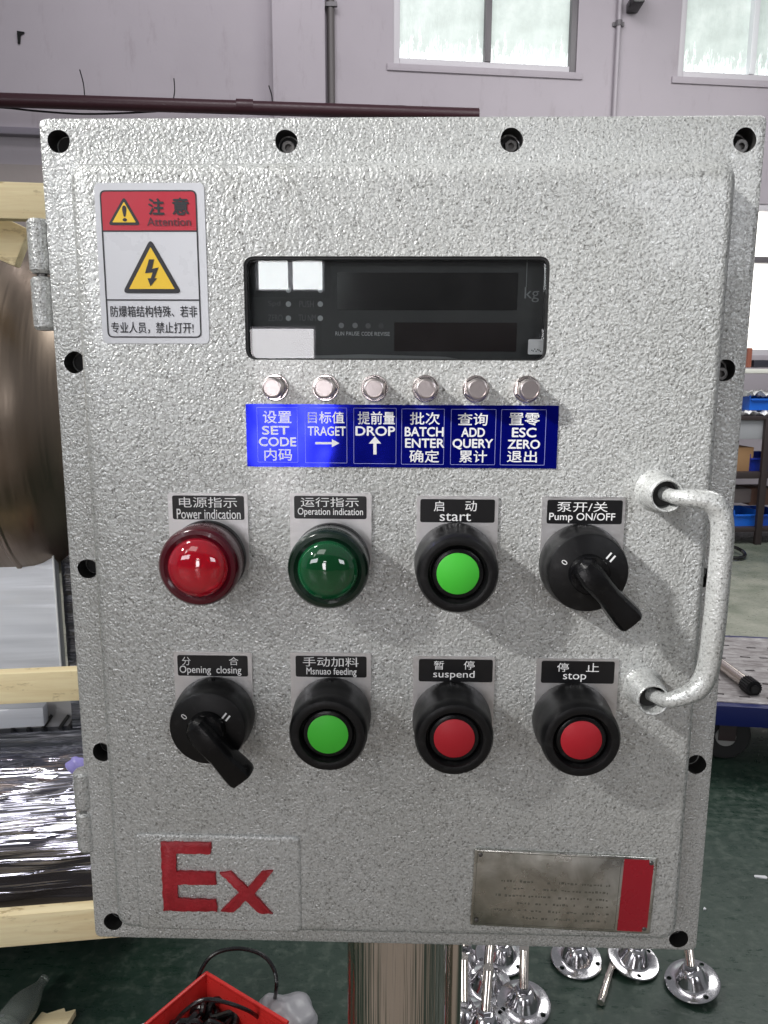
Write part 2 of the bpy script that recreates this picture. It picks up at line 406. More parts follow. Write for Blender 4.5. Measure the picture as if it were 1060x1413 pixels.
# windows
def frosted():
    m = mat('frosted daylight pane', (.5, .55, .52), .35)
    tc = nd(m, 'ShaderNodeTexCoord'); v = tc.outputs['Object']; sep = nd(m, 'ShaderNodeSeparateXYZ'); ln(m, v, sep.inputs[0])
    streak = noise(m, coords(m, (1, 1, .22)), 30, 4, .75)
    cloud = noise(m, v, 5, 4, .6)
    z = mathn(m, 'ADD', sep.outputs['Z'], mathn(m, 'MULTIPLY', mathn(m, 'SUBTRACT', .5, streak), .75))
    low = ramp(m, z, [(.02, 1.0), (.12, 0.0)])
    base = ramp(m, cloud, [(.3, (.19, .23, .21)), (.5, (.30, .35, .33)), (.72, (.46, .50, .48))])
    c = mixc(m, low, base, (1.15, 1.2, 1.2))
    ln(m, c, BS(m).inputs['Emission Color']); BS(m).inputs['Emission Strength'].default_value = .95
    bump(m, streak, .4, .01); return m
M_FROST = frosted()
M_DAY = mat('bright daylight pane', (.8, .8, .75), .3, 0, Emission_Color=(1, .985, .93, 1), Emission_Strength=1.6)
M_WFR = mat('dark window frame', (.12, .11, .12), .45); M_WFL = mat('pale window frame', (.55, .53, .56), .45); M_SEAL = mat('white paper', (.93, .93, .93), .6); M_WHITE = mat('white painted bar', (.8, .82, .84), .3)
def window(w, label, split, pm, sill=True, mull=M_WFR, horizontal=False):
    x0, x1, z0, z1 = w; ctr = WO + WU*((x0+x1)/2); t = thing('window', label, 'window', (ctr.x, ctr.y, z0), (0, 0, WA)); Wd = x1-x0; H = z1-z0
    fw = .05
    for sx in (-1, 1):
        bm = new(); box(bm, (sx*(Wd/2-fw/2), .05, H/2), (fw, .08, H), bev=.004); obj('jamb', bm, M_WFR if (mull is M_WFR and sx > 0 and not horizontal) else M_WFL, t)
    for zz in (fw/2, H-fw/2):
        bm = new(); box(bm, (0, .05, zz), (Wd-2*fw-.002, .078, fw), bev=.004); obj('rail', bm, M_WFL, t)
    if not horizontal:
        edges = [-Wd/2+fw] + split + [Wd/2-fw]
        for s in split:
            bm = new(); box(bm, (s, .048, H/2), (.05, .09, H-2*fw-.002), bev=.005); obj('mullion', bm, mull, t)
        for a, b in zip(edges[:-1], edges[1:]):
            bm = new(); box(bm, (0, 0, (H-2*fw)/2), (b-a, .012, H-2*fw)); obj('pane', bm, pm, t, smooth=False, loc=((a+b)/2, .07, fw))
    else:
        edges = [fw] + split + [H-fw]
        for s in split:
            bm = new(); box(bm, (0, .048, s), (Wd-2*fw-.002, .09, .05), bev=.005); obj('mullion', bm, mull, t)
        for a, b in zip(edges[:-1], edges[1:]):
            bm = new(); box(bm, (0, 0, (b-a)/2), (Wd-2*fw, .012, b-a)); obj('pane', bm, pm, t, smooth=False, loc=(0, .07, a))
    if sill:
        bm = new(); box(bm, (0, -.006, -.025), (Wd+.10, .022, .05), bev=.004); obj('sill', bm, M_WALL, t)
    return t
w = wins[0]; mx = PWL(674, 60)[0]-(w[0]+w[1])/2
window(w, 'high frosted window with dark mullion above the middle of the control box', [mx], M_FROST)
w = wins[1]; mx = PWL(1042, 60)[0]-(w[0]+w[1])/2
window(w, 'high frosted window with white mullion in the upper right corner', [mx], M_FROST, mull=M_WHITE)
w = wins[2]; mz = PWL(1050, 358)[1]-w[2]
window(w, 'low bright window behind the storage rack at the right', [mz], M_DAY, horizontal=True)

def on_wall(px, py, d=0.0):
    u, z = PWL(px, py, d); p = WO + WU*u - WN*d; return Vector((p.x, p.y, z))
# dark red pipe with thin wires rising from it
M_PIPE = plastic('dark red oxide pipe', (.035, .007, .013), .4, 60, .4)
d = .35
p0, p1 = on_wall(-200, 131.5, d), on_wall(660, 158.5, d)
root = thing('pipe', 'dark red pipe running level along the lavender wall behind the control box', 'pipe', p0)
bm = new(); L = [Vector((0, 0, 0))+(p1-p0)*t/6 for t in range(7)]; tube(bm, L, .047, 20); obj('barrel', bm, M_PIPE, root)
bm = new(); q = on_wall(340, 147, d)-p0; dr = (p1-p0).normalized(); tube(bm, [q-dr*.07, q+dr*.05], .050, 20); obj('coupling', bm, M_PIPE, root)
for bx, by, tx, ty in ((117, 134, 110, 96), (239, 140, 240, 108), (376, 145, 371, 118)):
    bm = new(); a = on_wall(bx, by, d)-p0; b = on_wall(tx, ty, d)-p0; tube(bm, spline([a, (a+b)/2+Vector((.008, 0, 0)), b], 4), .0045, 6); obj('tie_wire', bm, M_BLACK, root)
bm = new(); pts = [on_wall(*q) for q in ((-120, 140, .3), (0, 148, .3), (50, 153, .3), (110, 157, .3), (170, 156, .3), (240, 152, .3), (290, 148, .3))]
o = obj('cable', bm if tube(bm, spline(pts, 8), .007, 8) is None else bm, M_BLACK); tag(o, 'thin black cable sagging just under the dark red pipe', 'cable')
for k, (ys) in enumerate(((147, 148, 156), (152, 153, 159))):
    bm = new(); tube(bm, spline([on_wall(460, ys[0]+3, .3), on_wall(530, ys[0], .3), on_wall(575, ys[1]+1, .3), on_wall(640, ys[2]+6, .3)], 8), .010, 8)
    tag(obj('cable', bm, M_BLACK), ['upper of two black cables beyond the right end of the dark red pipe', 'lower of two black cables beyond the right end of the dark red pipe'][k], 'cable', 'black cables where the pipe ends')
# conduit down the wall
M_COND = mat('painted conduit', (.36, .33, .36), .45)
a = on_wall(856, 0, .03); rt = thing('conduit', 'slim painted conduit running down the wall between the two high windows', 'conduit', (a.x, a.y, 0))
bm = new(); tube(bm, [(0, 0, .2), (0, 0, 5.1)], .018, 12); obj('tube', bm, M_COND, rt)
bm = new(); zc = on_wall(852, 32, .03).z; tube(bm, [(0, 0, zc-.02), (0, 0, zc+.02)], .026, 12); box(bm, (0, .015, zc), (.09, .012, .03)); obj('clip', bm, M_WFR, rt)
a = on_wall(451, 20, .03); rt = thing('conduit', 'dark conduit running down the wall in the corner of the pilaster', 'conduit', (a.x+.03, a.y, 0))
bm = new(); tube(bm, [(0, 0, .2), (0, 0, 5.1)], .028, 12); obj('tube', bm, mat('dark conduit paint', (.10, .09, .09), .5), rt)
bm = new(); zc = on_wall(452, 8, .03).z; box(bm, (0, -.02, zc), (.1, .03, .03)); obj('clip', bm, M_WFR, rt)
# bracket at top
a = on_wall(877, 4, .1); bm = new(); box(bm, (0, 0, 0), (.09, .2, .07), bev=.01); box(bm, (.03, 0, .06), (.05, .16, .1), bev=.01)
tag(obj('bracket', bm, M_BLACKG, loc=a), 'small black bracket on the wall beside the slim conduit', 'bracket')
a = on_wall(28, 50, .01); bm = new(); prism(bm, [(-.02, -.05), (-.005, -.05), (.005, .01), (.03, .02), (.03, .03), (-.02, .035)], .004, -.004)
tag(obj('wall_hook', bm, M_BLACK, loc=a, rot=(0, 0, WA)), 'small dark hook on the bare wall in the upper left', 'hook')

# opposite wall of the hall, seen mirrored in the glass and in the polished steel
M_OPP = wall_mat('opposite wall plaster', (.30, .29, .31))
bm = new(); box(bm, (0, 0, 2.6), (22, .2, 5.2)); ow = obj('front_wall', bm, M_OPP, smooth=False, loc=(0, -7.5, 0)); struct(ow)
M_SUNPANE = mat('daylight pane', (.8, .8, .8), .3, 0, Emission_Color=(.97, .99, 1, 1), Emission_Strength=16)
MIR = Vector((CAMP.x, -2*.0235-CAMP.y, CAMP.z))         # camera mirrored in the glass plane
def mirrored(px, py, Y=-7.38):
    d = ray(px, py); d = Vector((d.x, -d.y, d.z)); return MIR + d*((Y-MIR.y)/d.y)
def hall_window(x0, x1, z0, z1, n, label, mt=M_SUNPANE):
    t = thing('window', label, 'window', ((x0+x1)/2, -7.39, z0)); Wd = x1-x0; H = z1-z0
    bm = new(); frame2(bm, rr(-Wd/2-.06, Wd/2+.06, -.06, H+.06, .005, 1), rr(-Wd/2, Wd/2, 0, H, .004, 1), -.01, .05); obj('frame', bm, M_WFR, t, smooth=False)
    for k in range(n):
        a = -Wd/2+Wd*k/n; b = -Wd/2+Wd*(k+1)/n
        bm = new(); box(bm, ((a+b)/2, .012, H/2), (b-a-.05, .012, H-.04)); obj('pane', bm, mt, t, smooth=False)
a = mirrored(354, 402); b = mirrored(448, 357)
hall_window(a.x, b.x, a.z, b.z, 2, 'two-pane bright window on the opposite wall, mirrored in the display glass')
a = mirrored(343, 640); b = mirrored(436, 451)
hall_window(a.x, b.x, a.z, b.z, 1, 'low bright doorway light on the opposite wall, mirrored low in the glass', mat('milky daylight pane', (.8, .8, .8), .3, 0, Emission_Color=(1, .96, .99, 1), Emission_Strength=11))
for k, (x0, x1) in enumerate(((-7.4, -3.4), (3.2, 6.0))):  # unseen glowing panels added so film and steel catch bright stripes
    hall_window(x0, x1, 2.2, 3.9, 3, ['added wide glowing panel at the far left of the opposite wall', 'added wide glowing panel at the right of the opposite wall'][k], mat('added side glow pane', (.8, .8, .8), .3, 0, Emission_Color=(.93, .95, 1, 1), Emission_Strength=7))

# ================================================================== THE CONTROL BOX
FACE = -0.026
BOX = thing('control_box', 'silver hammertone explosion-proof control box with warning sticker, display window, lamps, buttons and switches', 'control box', (0, 0, ZC))
WB, HB = .3906, .50
hx, hz = WB/2, HB/2
bm = new()
def rring(x0, x1, z0, z1, r, y, n=6): return [Vector((x, y, z)) for x, z in rr(x0, x1, z0, z1, r, n)]
RX0, RX1, RZ0, RZ1 = -.1695, .1715, -.2225, .2205
R = [rring(-hx, hx, -hz, hz, .004, .014), rring(-hx, hx, -hz, hz, .004, .0015), rring(-hx+.0005, hx-.0005, -hz+.0005, hz-.0005, .004, .0005), rring(-hx+.0015, hx-.0015, -hz+.0015, hz-.0015, .004, 0)]
for e, y, r in ((.0052, 0, .014), (.0040, -.0004, .013), (.0030, -.0018, .012), (.0022, -.0050, .011), (.0008, -.0205, .010), (.0002, -.0226, .010), (-.0012, -.0246, .009), (-.0030, -.0256, .008), (-.0052, FACE, .007)):
    R.append(rring(RX0-e, RX1+e, RZ0-e, RZ1+e, r, y))
rings(bm, R)
door = obj('door', bm, M_HAM, BOX)
holes = [(81, 195), (395, 195), (706, 193), (1028, 193), (103, 500), (1000, 511), (121, 785), (970, 797), (141, 1038), (961, 1055), (156, 1272), (937, 1296)]
cb = new(); HP = []
for i, (px, py) in enumerate(holes):
    x, z = PB(px, py, 0); HP.append((x, z))
    seg = 28
    rs = []
    for y, r in ((-.02, .0061), (.012, .0061)):
        rs.append([Vector((x + r*(1+.03*math.sin(3*k*2*math.pi/seg+i))*math.cos(2*math.pi*k/seg), y, z + r*(1+.04*math.cos(2*k*2*math.pi/seg+i))*math.sin(2*math.pi*k/seg))) for k in range(seg)])
    rings(cb, rs)
door_mats = door.data.materials
bpy.context.view_layer.update()
# the holes that run into the raised face only cut the flange: clip their cutters to the flange depth
bmesh.ops.recalc_face_normals(cb, faces=cb.faces)
for v in cb.verts:
    if v.co.y < 0: v.co.y = -.0015
boolean(door, cb)
door.data.materials.append(M_HOLE)  # hole walls coloured dark to carry the shade inside
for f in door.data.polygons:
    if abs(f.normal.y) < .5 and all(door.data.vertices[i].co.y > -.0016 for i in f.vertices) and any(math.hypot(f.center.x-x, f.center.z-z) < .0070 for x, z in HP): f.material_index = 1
WX0, WX1, WZ0, WZ1 = px_rect(337.5, 353.5, 757, 497, FACE)
cb = new(); prism(cb, rr(WX0, WX1, WZ0, WZ1, .0058, 8), -.0125, -.04); boolean(door, cb)
# housing behind the door
bm = new(); box(bm, (0, .092, 0), (WB-.03, .15, HB-.03), bev=.006); obj('housing', bm, M_HAM, BOX)
# black discs standing in for shade at the bottom of the holes, and bolts in some of them
for i, (x, z) in enumerate(HP):
    bm = new(); lathe(bm, [(.0052, 0), (.0052, .0004)], at(x, .0117, z) @ FRONT, 20); obj('hole_shade', bm, M_GASKET, BOX, smooth=False)
for i in (1, 2, 3, 5):
    x, z = HP[i]; bm = new(); M = at(x+.0004, .0113, z-.0018) @ FRONT @ Matrix.Rotation(.3*i, 4, 'Z')
    lathe(bm, [(.0038, 0), (.0038, .006), (.0034, .0068), (.0018, .0068), (.0016, .0045)], M, 6 if i == 2 else 18); obj('bolt', bm, M_CAVITY, BOX)

# hinges
def hinge(px, y0, ym, y1, w):
    x, zt = PB(px, y0, 0); zm = PB(px, ym, 0)[1]; zb = PB(px, y1, 0)[1]; r = w/2
    h = bpy.data.objects.new('hinge', None); C.objects.link(h); h.parent = BOX; h.location = (x, .004, zm)
    def barrel(z0, z1): return [(r*.25, z0), (r*.8, z0+.0004), (r, z0+.0022), (r, z1-.0022), (r*.8, z1-.0004), (r*.25, z1)]
    bm = new(); lathe(bm, barrel(.0006, zt-zm), None, 24); box(bm, (r+.002, .003, (zt-zm)/2+.001), (.012, .008, (zt-zm)*.86), bev=.002); obj('knuckle', bm, M_HAM, h)
    bm = new(); lathe(bm, barrel(zb-zm, -.0006), None, 24); box(bm, (r*.8, .008, (zb-zm)/2), (.008, .006, (zm-zb)*.86), bev=.002); obj('knuckle', bm, M_HAM, h)
    bm = new(); lathe(bm, [(r*.45, zb-zm+.002), (r*.45, zt-zm-.002)], None, 16); obj('hinge_pin', bm, M_CAVITY, h)
hinge(48, 300, 379, 456, .0128); hinge(111, 1066, 1120, 1177, .0128)

# ---- display
gy = -.0225
bm = new(); frame2(bm, rr(WX0+.00005, WX1-.00005, WZ0+.00005, WZ1-.00005, .0057, 8), rr(WX0+.0014, WX1-.0012, WZ0+.0008, WZ1-.0014, .0046, 8), -.0128, -.0252); obj('window_gasket', bm, M_GASKET, BOX)
bm = new(); prism(bm, rr(WX0+.0015, WX1-.0013, WZ0+.0009, WZ1-.0015, .0045, 8), gy+.003, gy); obj('window_glass', bm, M_GLASS, BOX, smooth=False)
by = -.0150
bm = new(); prism(bm, rr(WX0+.0006, WX1-.0006, WZ0+.0006, WZ1-.0006, .004, 5), -.0128, by); disp = obj('display_panel', bm, M_BOARD, BOX, smooth=False)
def dpx(x0, y0, x1, y1, m, name, th=.0003, r=.0004, depth=by):
    X0, X1, Z0, Z1 = px_rect(x0, y0, x1, y1, depth-th); bm = new(); prism(bm, rr(X0, X1, Z0, Z1, r, 3), depth+.0001, depth-th); return obj(name, bm, m, disp, smooth=False)
dpx(465, 376, 714.5, 428, M_DISP, 'digit_window'); dpx(544, 445, 713, 485, M_DISPR, 'digit_window')
M_LED = mat('white indicator dot', (.62, .63, .63), .4); M_LED2 = mat('grey indicator dot', (.3, .3, .3), .4); M_LED3 = mat('dim indicator dot', (.14, .14, .14), .4); M_LED4 = mat('very dim indicator dot', (.07, .07, .07), .4)
for px, py, m in ((398, 400, M_LED), (442, 400, M_LED), (398, 419.5, M_LED), (442, 419.5, M_LED), (398, 439, M_LED), (442, 439, M_LED), (471, 449, M_LED2), (490, 449, M_LED2), (508, 449.5, M_LED3), (526, 449.5, M_LED4)):
    x, z = PB(px, py, by-.0003); bm = new(); lathe(bm, [(.00145, 0), (.00145, .0003)], at(x, by, z) @ FRONT, 20); obj('indicator_dot', bm, m, disp, smooth=False)
for s, x0, y0, x1, y1, m in (('RUN', 463, 457.5, 475, 463, M_WHITEINK), ('PAUSE', 478, 457.5, 496, 463, M_WHITEINK), ('CODE', 499, 457.8, 514.5, 463.2, M_WHITEINK), ('REVISE', 517, 458, 538, 463.4, M_WHITEINK),
                             ('kg', 724, 396, 744, 417, M_GREYINK), ('Spd', 370, 415, 387, 424, M_DIMINK), ('PUSH', 413, 415, 433, 424, M_DIMINK), ('ZERO', 370, 434, 390, 443, M_DIMINK), ('TU NM', 412, 434, 436, 443, M_DIMINK)):
    letters_px(s, x0, y0, x1, y1, by-.0004, m, disp)
dpx(726.6, 357, 727.6, 396, M_GREYINK, 'scale_line', .0003, .00005)
st = dpx(729, 468, 751, 489, M_SEAL, 'paper_seal', .0006, .0008, -.0205)
bm = new()
X0, X1, Z0, Z1 = px_rect(733, 480, 747, 485, -.0212)
for k in range(7):
    xx = X0+(X1-X0)*k/7; box(bm, (xx+.0004, -.0212, Z0+(Z1-Z0)*random.random()), (.0005, .0001, .0006))
stuff(obj('seal_print', bm, M_BLACKINK, disp, smooth=False))
bm = new(); X0, X1, Z0, Z1 = px_rect(400, 492, 640, 496, -.016); prism(bm, [(X0-.03, Z0), (X1, Z0), (X1-.01, Z1), (X0+.04, Z1+.0012), (X0, Z1)], -.0155, -.0165); obj('silicone_bead', bm, mat('grey silicone', (.25, .25, .25), .4), disp)

# ---- six touch buttons
def part(name, parent, loc, label=None):
    o = bpy.data.objects.new(name, None); C.objects.link(o); o.parent = parent; o.location = loc
    if label: o['label'] = label
    return o
tb = None
for i, (px, py) in enumerate(((376, 535), (447, 535.5), (516, 536), (588, 536.5), (659, 537), (731, 537.5))):
    x, z = PB(px, py, FACE-.010)
    if tb is None:
        tb = part('touch_button', BOX, (x, FACE, z))
        bm = new(); lathe(bm, [(.0072, 0), (.0072, .0012), (.0068, .0017), (.006, .0017)], FRONT, 32); obj('washer', bm, M_TURN, tb)
        bm = new(); lathe(bm, [(.0066, .0015), (.0066, .0040), (.0060, .0047), (.005, .0047)], FRONT, 6); obj('hex_nut', bm, M_TURN, tb)
        bm = new(); lathe(bm, [(.0054, .005), (.0054, .0115), (.0050, .0122), (.0044, .0124), (.0042, .0119), (.0002, .0119)], FRONT, 36); obj('cap', bm, M_CAP, tb)
    else:
        c = copy_tree(tb, BOX); c.location = (x, FACE, z); c.rotation_euler = (0, random.uniform(-.5, .5), 0)

# ---- blue key strip
X0, X1, Z0, Z1 = px_rect(340.5, 558.5, 769.5, 645, FACE)
bm = new(); prism(bm, rr(X0, X1, Z0, Z1, .0004, 2), FACE+.0002, FACE-.0006); strip = obj('key_strip', bm, M_BLUE, BOX, smooth=False)
sy = FACE-.0007
M_LINE = mat('thin pale blue line', (.28, .30, .62), .4)
def cell(x0, y0, x1, y1):
    a = px_rect(x0, y0, x1, y1, sy); bm = new(); t = .00022
    frame2(bm, rr(*a, .0003, 1), rr(a[0]+t, a[1]-t, a[2]+t, a[3]-t, .0002, 1), sy+.0001, sy); obj('cell_outline', bm, M_LINE, strip, smooth=False)
for c in ((355, 562, 411, 638), (421, 562.5, 479, 639), (488, 563, 547, 640), (554, 564, 613, 641), (622, 564.5, 684, 641.5), (691, 565, 753, 642)): cell(*c)
for s, x0, y0, x1, y1, b in (('设置', 363, 567, 402, 584, .012), ('SET', 362, 588, 399, 599.5, .03), ('CODE', 357.5, 603.5, 408.5, 615.5, .03), ('内码', 365, 619, 403, 635.5, .012),
    ('目标值', 425, 568, 475, 584, .012), ('TRAGET', 425, 588.5, 477, 601, .02), ('提前量', 494, 568, 545, 585.5, .012), ('DROP', 491, 588.5, 545, 601, .03),
    ('批次', 566, 569, 607, 586, .012), ('BATCH', 559, 589.5, 612, 602, .03), ('ENTER', 559.5, 605.5, 613, 617.5, .03), ('确定', 565, 621, 606, 638, .012),
    ('查询', 632, 570, 673, 587, .012), ('ADD', 637, 590.5, 669, 602.5, .03), ('QUERY', 625, 606, 680, 620, .03), ('累计', 634, 621.5, 672, 638, .012),
    ('置零', 703, 570, 745, 587, .012), ('ESC', 707, 590.5, 740, 603, .03), ('ZERO', 701, 607, 745, 619, .03), ('退出', 700, 622, 741, 638, .012)):
    letters_px(s, x0, y0, x1, y1, sy-.00005, M_WHITEINK, strip, bold=b)
def arrow_px(pts):
    bm = new(); prism(bm, [PB(x, y, sy) for x, y in pts], sy+.00005, sy-.00006); obj('arrow', bm, M_WHITEINK, strip, smooth=False)
arrow_px([(435, 610), (458, 610), (458, 606), (468.5, 611.5), (458, 617), (458, 613), (435, 613)])
arrow_px([(517.5, 602), (526, 612), (519.7, 612), (519.7, 627), (515.3, 627), (515.3, 612), (509, 612)])

# ---- warning sticker
X0, X1, Z0, Z1 = px_rect(129, 252.5, 288, 474, FACE)
X0, X1 = (PB(129, 254, FACE)[0]+PB(143, 474, FACE)[0])/2, (PB(283, 253, FACE)[0]+PB(288, 473, FACE)[0])/2
bm = new(); prism(bm, rr(X0, X1, Z0, Z1, .003, 4), FACE+.0002, FACE-.0004); WS = obj('warning_sticker', bm, M_STICK, BOX, smooth=False)
wy = FACE-.0005
IX0, IX1 = (PB(138, 263, FACE)[0]+PB(149, 466, FACE)[0])/2, (PB(272.5, 263, FACE)[0]+PB(277.5, 466, FACE)[0])/2
IZ1 = PB(205, 262.5, FACE)[1]; IZ0 = PB(210, 466, FACE)[1]; ZH = PB(205, 319, FACE)[1]; ZD = PB(208, 414, FACE)[1]
t = .0007
bm = new(); frame2(bm, rr(IX0, IX1, IZ0, IZ1, .003, 5), rr(IX0+t, IX1-t, IZ0+t, IZ1-t, .0024, 5), wy+.0001, wy-.0001); obj('border', bm, M_BLACKINK, WS, smooth=False)
bm = new(); prism(bm, rpoly([(IX0+t, ZH), (IX1-t, ZH), (IX1-t, IZ1-t), (IX0+t, IZ1-t)], .0002, 3), wy+.0001, wy); obj('header', bm, M_RED, WS, smooth=False)
for zz in (ZH, ZD):
    bm = new(); box(bm, ((IX0+IX1)/2, wy-.00005, zz), (IX1-IX0-.001, .0001, .0007)); obj('divider', bm, M_BLACKINK, WS, smooth=False)
def tri(ax, ay, bx0, bx1, by_, g, yy):
    P = [PB(bx0, by_, yy), PB(bx1, by_, yy), PB(ax, ay, yy)]
    cxx = sum(p[0] for p in P)/3; czz = sum(p[1] for p in P)/3
    bm = new(); prism(bm, rpoly(P, g*.9, 5), yy+.0001, yy-.0001); obj('triangle_border', bm, M_BLACKINK, WS, smooth=False)
    k = 1 - g*2.1/(P[1][0]-P[0][0])*1.75
    bm = new(); prism(bm, rpoly([(cxx+(x-cxx)*k, czz+(z-czz)*k) for x, z in P], .0003, 3), yy, yy-.0002); obj('triangle_field', bm, M_YEL, WS, smooth=False)
tri(171, 271, 149, 194, 310.5, .0013, wy-.0001); tri(207.5, 329, 169, 251, 404.5, .0020, wy-.0001)
letters_px('!', 169.3, 284, 174.3, 305, wy-.0004, M_BLACKINK, WS, bold=.03)
letters_px('注', 205, 274, 226, 296, wy-.0003, M_BLACKINK, WS, bold=.03); letters_px('意', 238, 273, 260, 296, wy-.0003, M_BLACKINK, WS, bold=.03)
letters_px('Attention', 203, 300, 263, 311.5, wy-.0003, M_FADEINK, WS, bold=.012)
bolt = [(206, 358), (213, 358), (210, 371), (219, 369), (213.5, 384), (217, 384), (208, 395), (204, 384), (208.5, 384), (211, 376), (200.5, 377)]
bm = new(); prism(bm, [PB(x, y, wy) for x, y in bolt], wy, wy-.0005); obj('lightning_symbol', bm, M_BLACKINK, WS, smooth=False)
letters_px('防爆箱结构特殊、若非', 152.5, 422, 272, 437.5, wy-.0001, M_BLACKINK, WS, bold=.008)
letters_px('专业人员，禁止打开!', 153.5, 444.5, 267, 460, wy-.0001, M_BLACKINK, WS, bold=.008)

# ---- eight name plates
def name_plate(px0, py0, px1, f, texts, label):
    X0, X1, _, Z1 = px_rect(px0, py0, px1, py0+5, FACE); Zb = Z1-.043
    bm = new(); prism(bm, rr(X0, X1, Zb, Z1, .0012, 3), FACE+.0002, FACE-.0011); pl = obj('name_plate', bm, M_ALU, BOX, smooth=False); pl['label'] = label
    a = px_rect(*f, FACE-.0013); bm = new(); prism(bm, rr(*a, .0012, 3), FACE-.001, FACE-.0013); obj('black_field', bm, M_BLACKPLATE, pl, smooth=False)
    for s, x0, y0, x1, y1, b in texts: letters_px(s, x0, y0, x1, y1, FACE-.0014, M_WHITEINK, pl, bold=b)
name_plate(232, 680, 342, (238, 684, 337, 717), [('电源指示', 247, 686, 327, 700.5, 0), ('Power indication', 244, 702.5, 332, 716, .008)], 'aluminium plate reading Power indication')
name_plate(400, 680, 513, (406, 684.5, 506, 716), [('运行指示', 415, 686.5, 495, 699.5, 0), ('Operation indication', 411, 701, 501, 713.5, .008)], 'aluminium plate reading Operation indication')
name_plate(575, 684, 688, (580, 689, 683, 721), [('启', 599, 691, 613, 705.5, 0), ('动', 642, 691, 658, 705.5, 0), ('start', 607, 708, 650, 719, .0)], 'aluminium plate reading start')
name_plate(748, 685, 863, (755, 690, 859, 723), [('泵开/关', 769, 692.5, 839, 706.5, 0), ('Pump ON/OFF', 758, 708, 849, 721, .008)], 'aluminium plate reading Pump ON/OFF')
name_plate(240, 899, 348, (245, 904.5, 342, 933), [('分', 251, 906.5, 263, 918, 0), ('合', 316, 906.5, 329, 918, 0), ('Opening  closing', 248, 919, 333, 932, .008)], 'aluminium plate reading Opening closing')
name_plate(401, 900, 512, (408, 905.5, 506, 934.5), [('手动加料', 418, 907, 495, 920, 0), ('Msnuao feeding', 423, 921.5, 492, 934, .005)], 'aluminium plate reading Msnuao feeding')
name_plate(570, 905, 683, (578, 910, 680, 941), [('暂', 599, 912, 613, 924, 0), ('停', 640, 912, 655, 924, 0), ('suspend', 598, 925.5, 655, 938, 0)], 'aluminium plate reading suspend')
name_plate(740, 908, 854, (747, 912.5, 848, 943), [('停', 769, 915, 785, 927, 0), ('止', 809, 915, 827, 927, 0), ('stop', 777, 929, 809, 941, 0)], 'aluminium plate reading stop')

# ---- indicator lamps
def lamp(px, py, ml, mi, ms, label):
    x, z = PB(px, py, FACE-.026); o = part('indicator_lamp', BOX, (x, FACE, z), label)
    bm = new(); lathe(bm, [(.0214, .0008), (.0214, .004), (.0210, .0055), (.0205, .0060), (.0100, .0060)], FRONT, 56); obj('collar', bm, M_BLACK, o)
    bm = new(); lathe(bm, [(.0203, .0055), (.0212, .0070), (.0218, .0190), (.0212, .0222), (.0200, .0236), (.0180, .0240), (.0170, .0232), (.0160, .0228), (.0160, .0180)], FRONT, 56, cap1=False); obj('lamp_body', bm, ms, o)
    bm = new(); lathe(bm, [(.0158, .0185), (.0155, .0190), (.0100, .0195), (.0002, .0196)], FRONT, 40); obj('diffuser', bm, mi, o)
    prof = [(.0159, .0195), (.0159, .0235), (.0154, .0252), (.0142, .0268), (.0120, .0284), (.0090, .0297), (.0055, .0305), (.0002, .0308)]
    bm = new(); lathe(bm, prof, FRONT, 56); obj('lens', bm, ml, o)
lamp(271, 785, M_LRED, M_INRED, M_SIDERED, 'red domed power lamp'); lamp(451.5, 789, M_LGRN, M_INGRN, M_SIDEGRN, 'green domed operation lamp')
# ---- push buttons
pb = None
def push(px, py, mcap, label):
    global pb
    x, z = PB(px, py, FACE-.027)
    if pb is None:
        pb = part('push_button', BOX, (x, FACE, z))
        bm = new(); lathe(bm, [(.0223, .0011), (.0225, .003), (.0224, .0085), (.0219, .0125), (.0215, .0165), (.0216, .0230), (.0212, .0262), (.0200, .0284), (.0178, .0291), (.0157, .0286), (.0148, .0266), (.0146, .0235)], FRONT, 64); obj('bezel', bm, M_BLACK, pb)
        bm = new(); lathe(bm, [(.0142, .020), (.0141, .0250), (.0132, .0262), (.0118, .0266), (.0110, .0266)], FRONT, 56); obj('button_ring', bm, M_BLACKG, pb)
        bm = new(); lathe(bm, [(.0111, .0262), (.0111, .0268), (.0108, .0270), (.0002, .0271)], FRONT, 56); c = obj('button_cap', bm, None, pb); me = c.data; me.materials.append(None)
        o = pb
    else: o = copy_tree(pb, BOX)
    o.location = (x, FACE, z); o['label'] = label
    for c in o.children:
        if c.name.startswith('button_cap'): c.material_slots[0].link = 'OBJECT'; c.material_slots[0].material = mcap
push(632, 792, M_GREENCAP, 'green push button under the plate reading start'); push(452.5, 1014, M_GREENCAP, 'green push button under the feeding plate')
push(627, 1019.5, M_REDCAP, 'red push button under the plate reading suspend'); push(802.5, 1022, M_REDCAP, 'red push button under the plate reading stop')
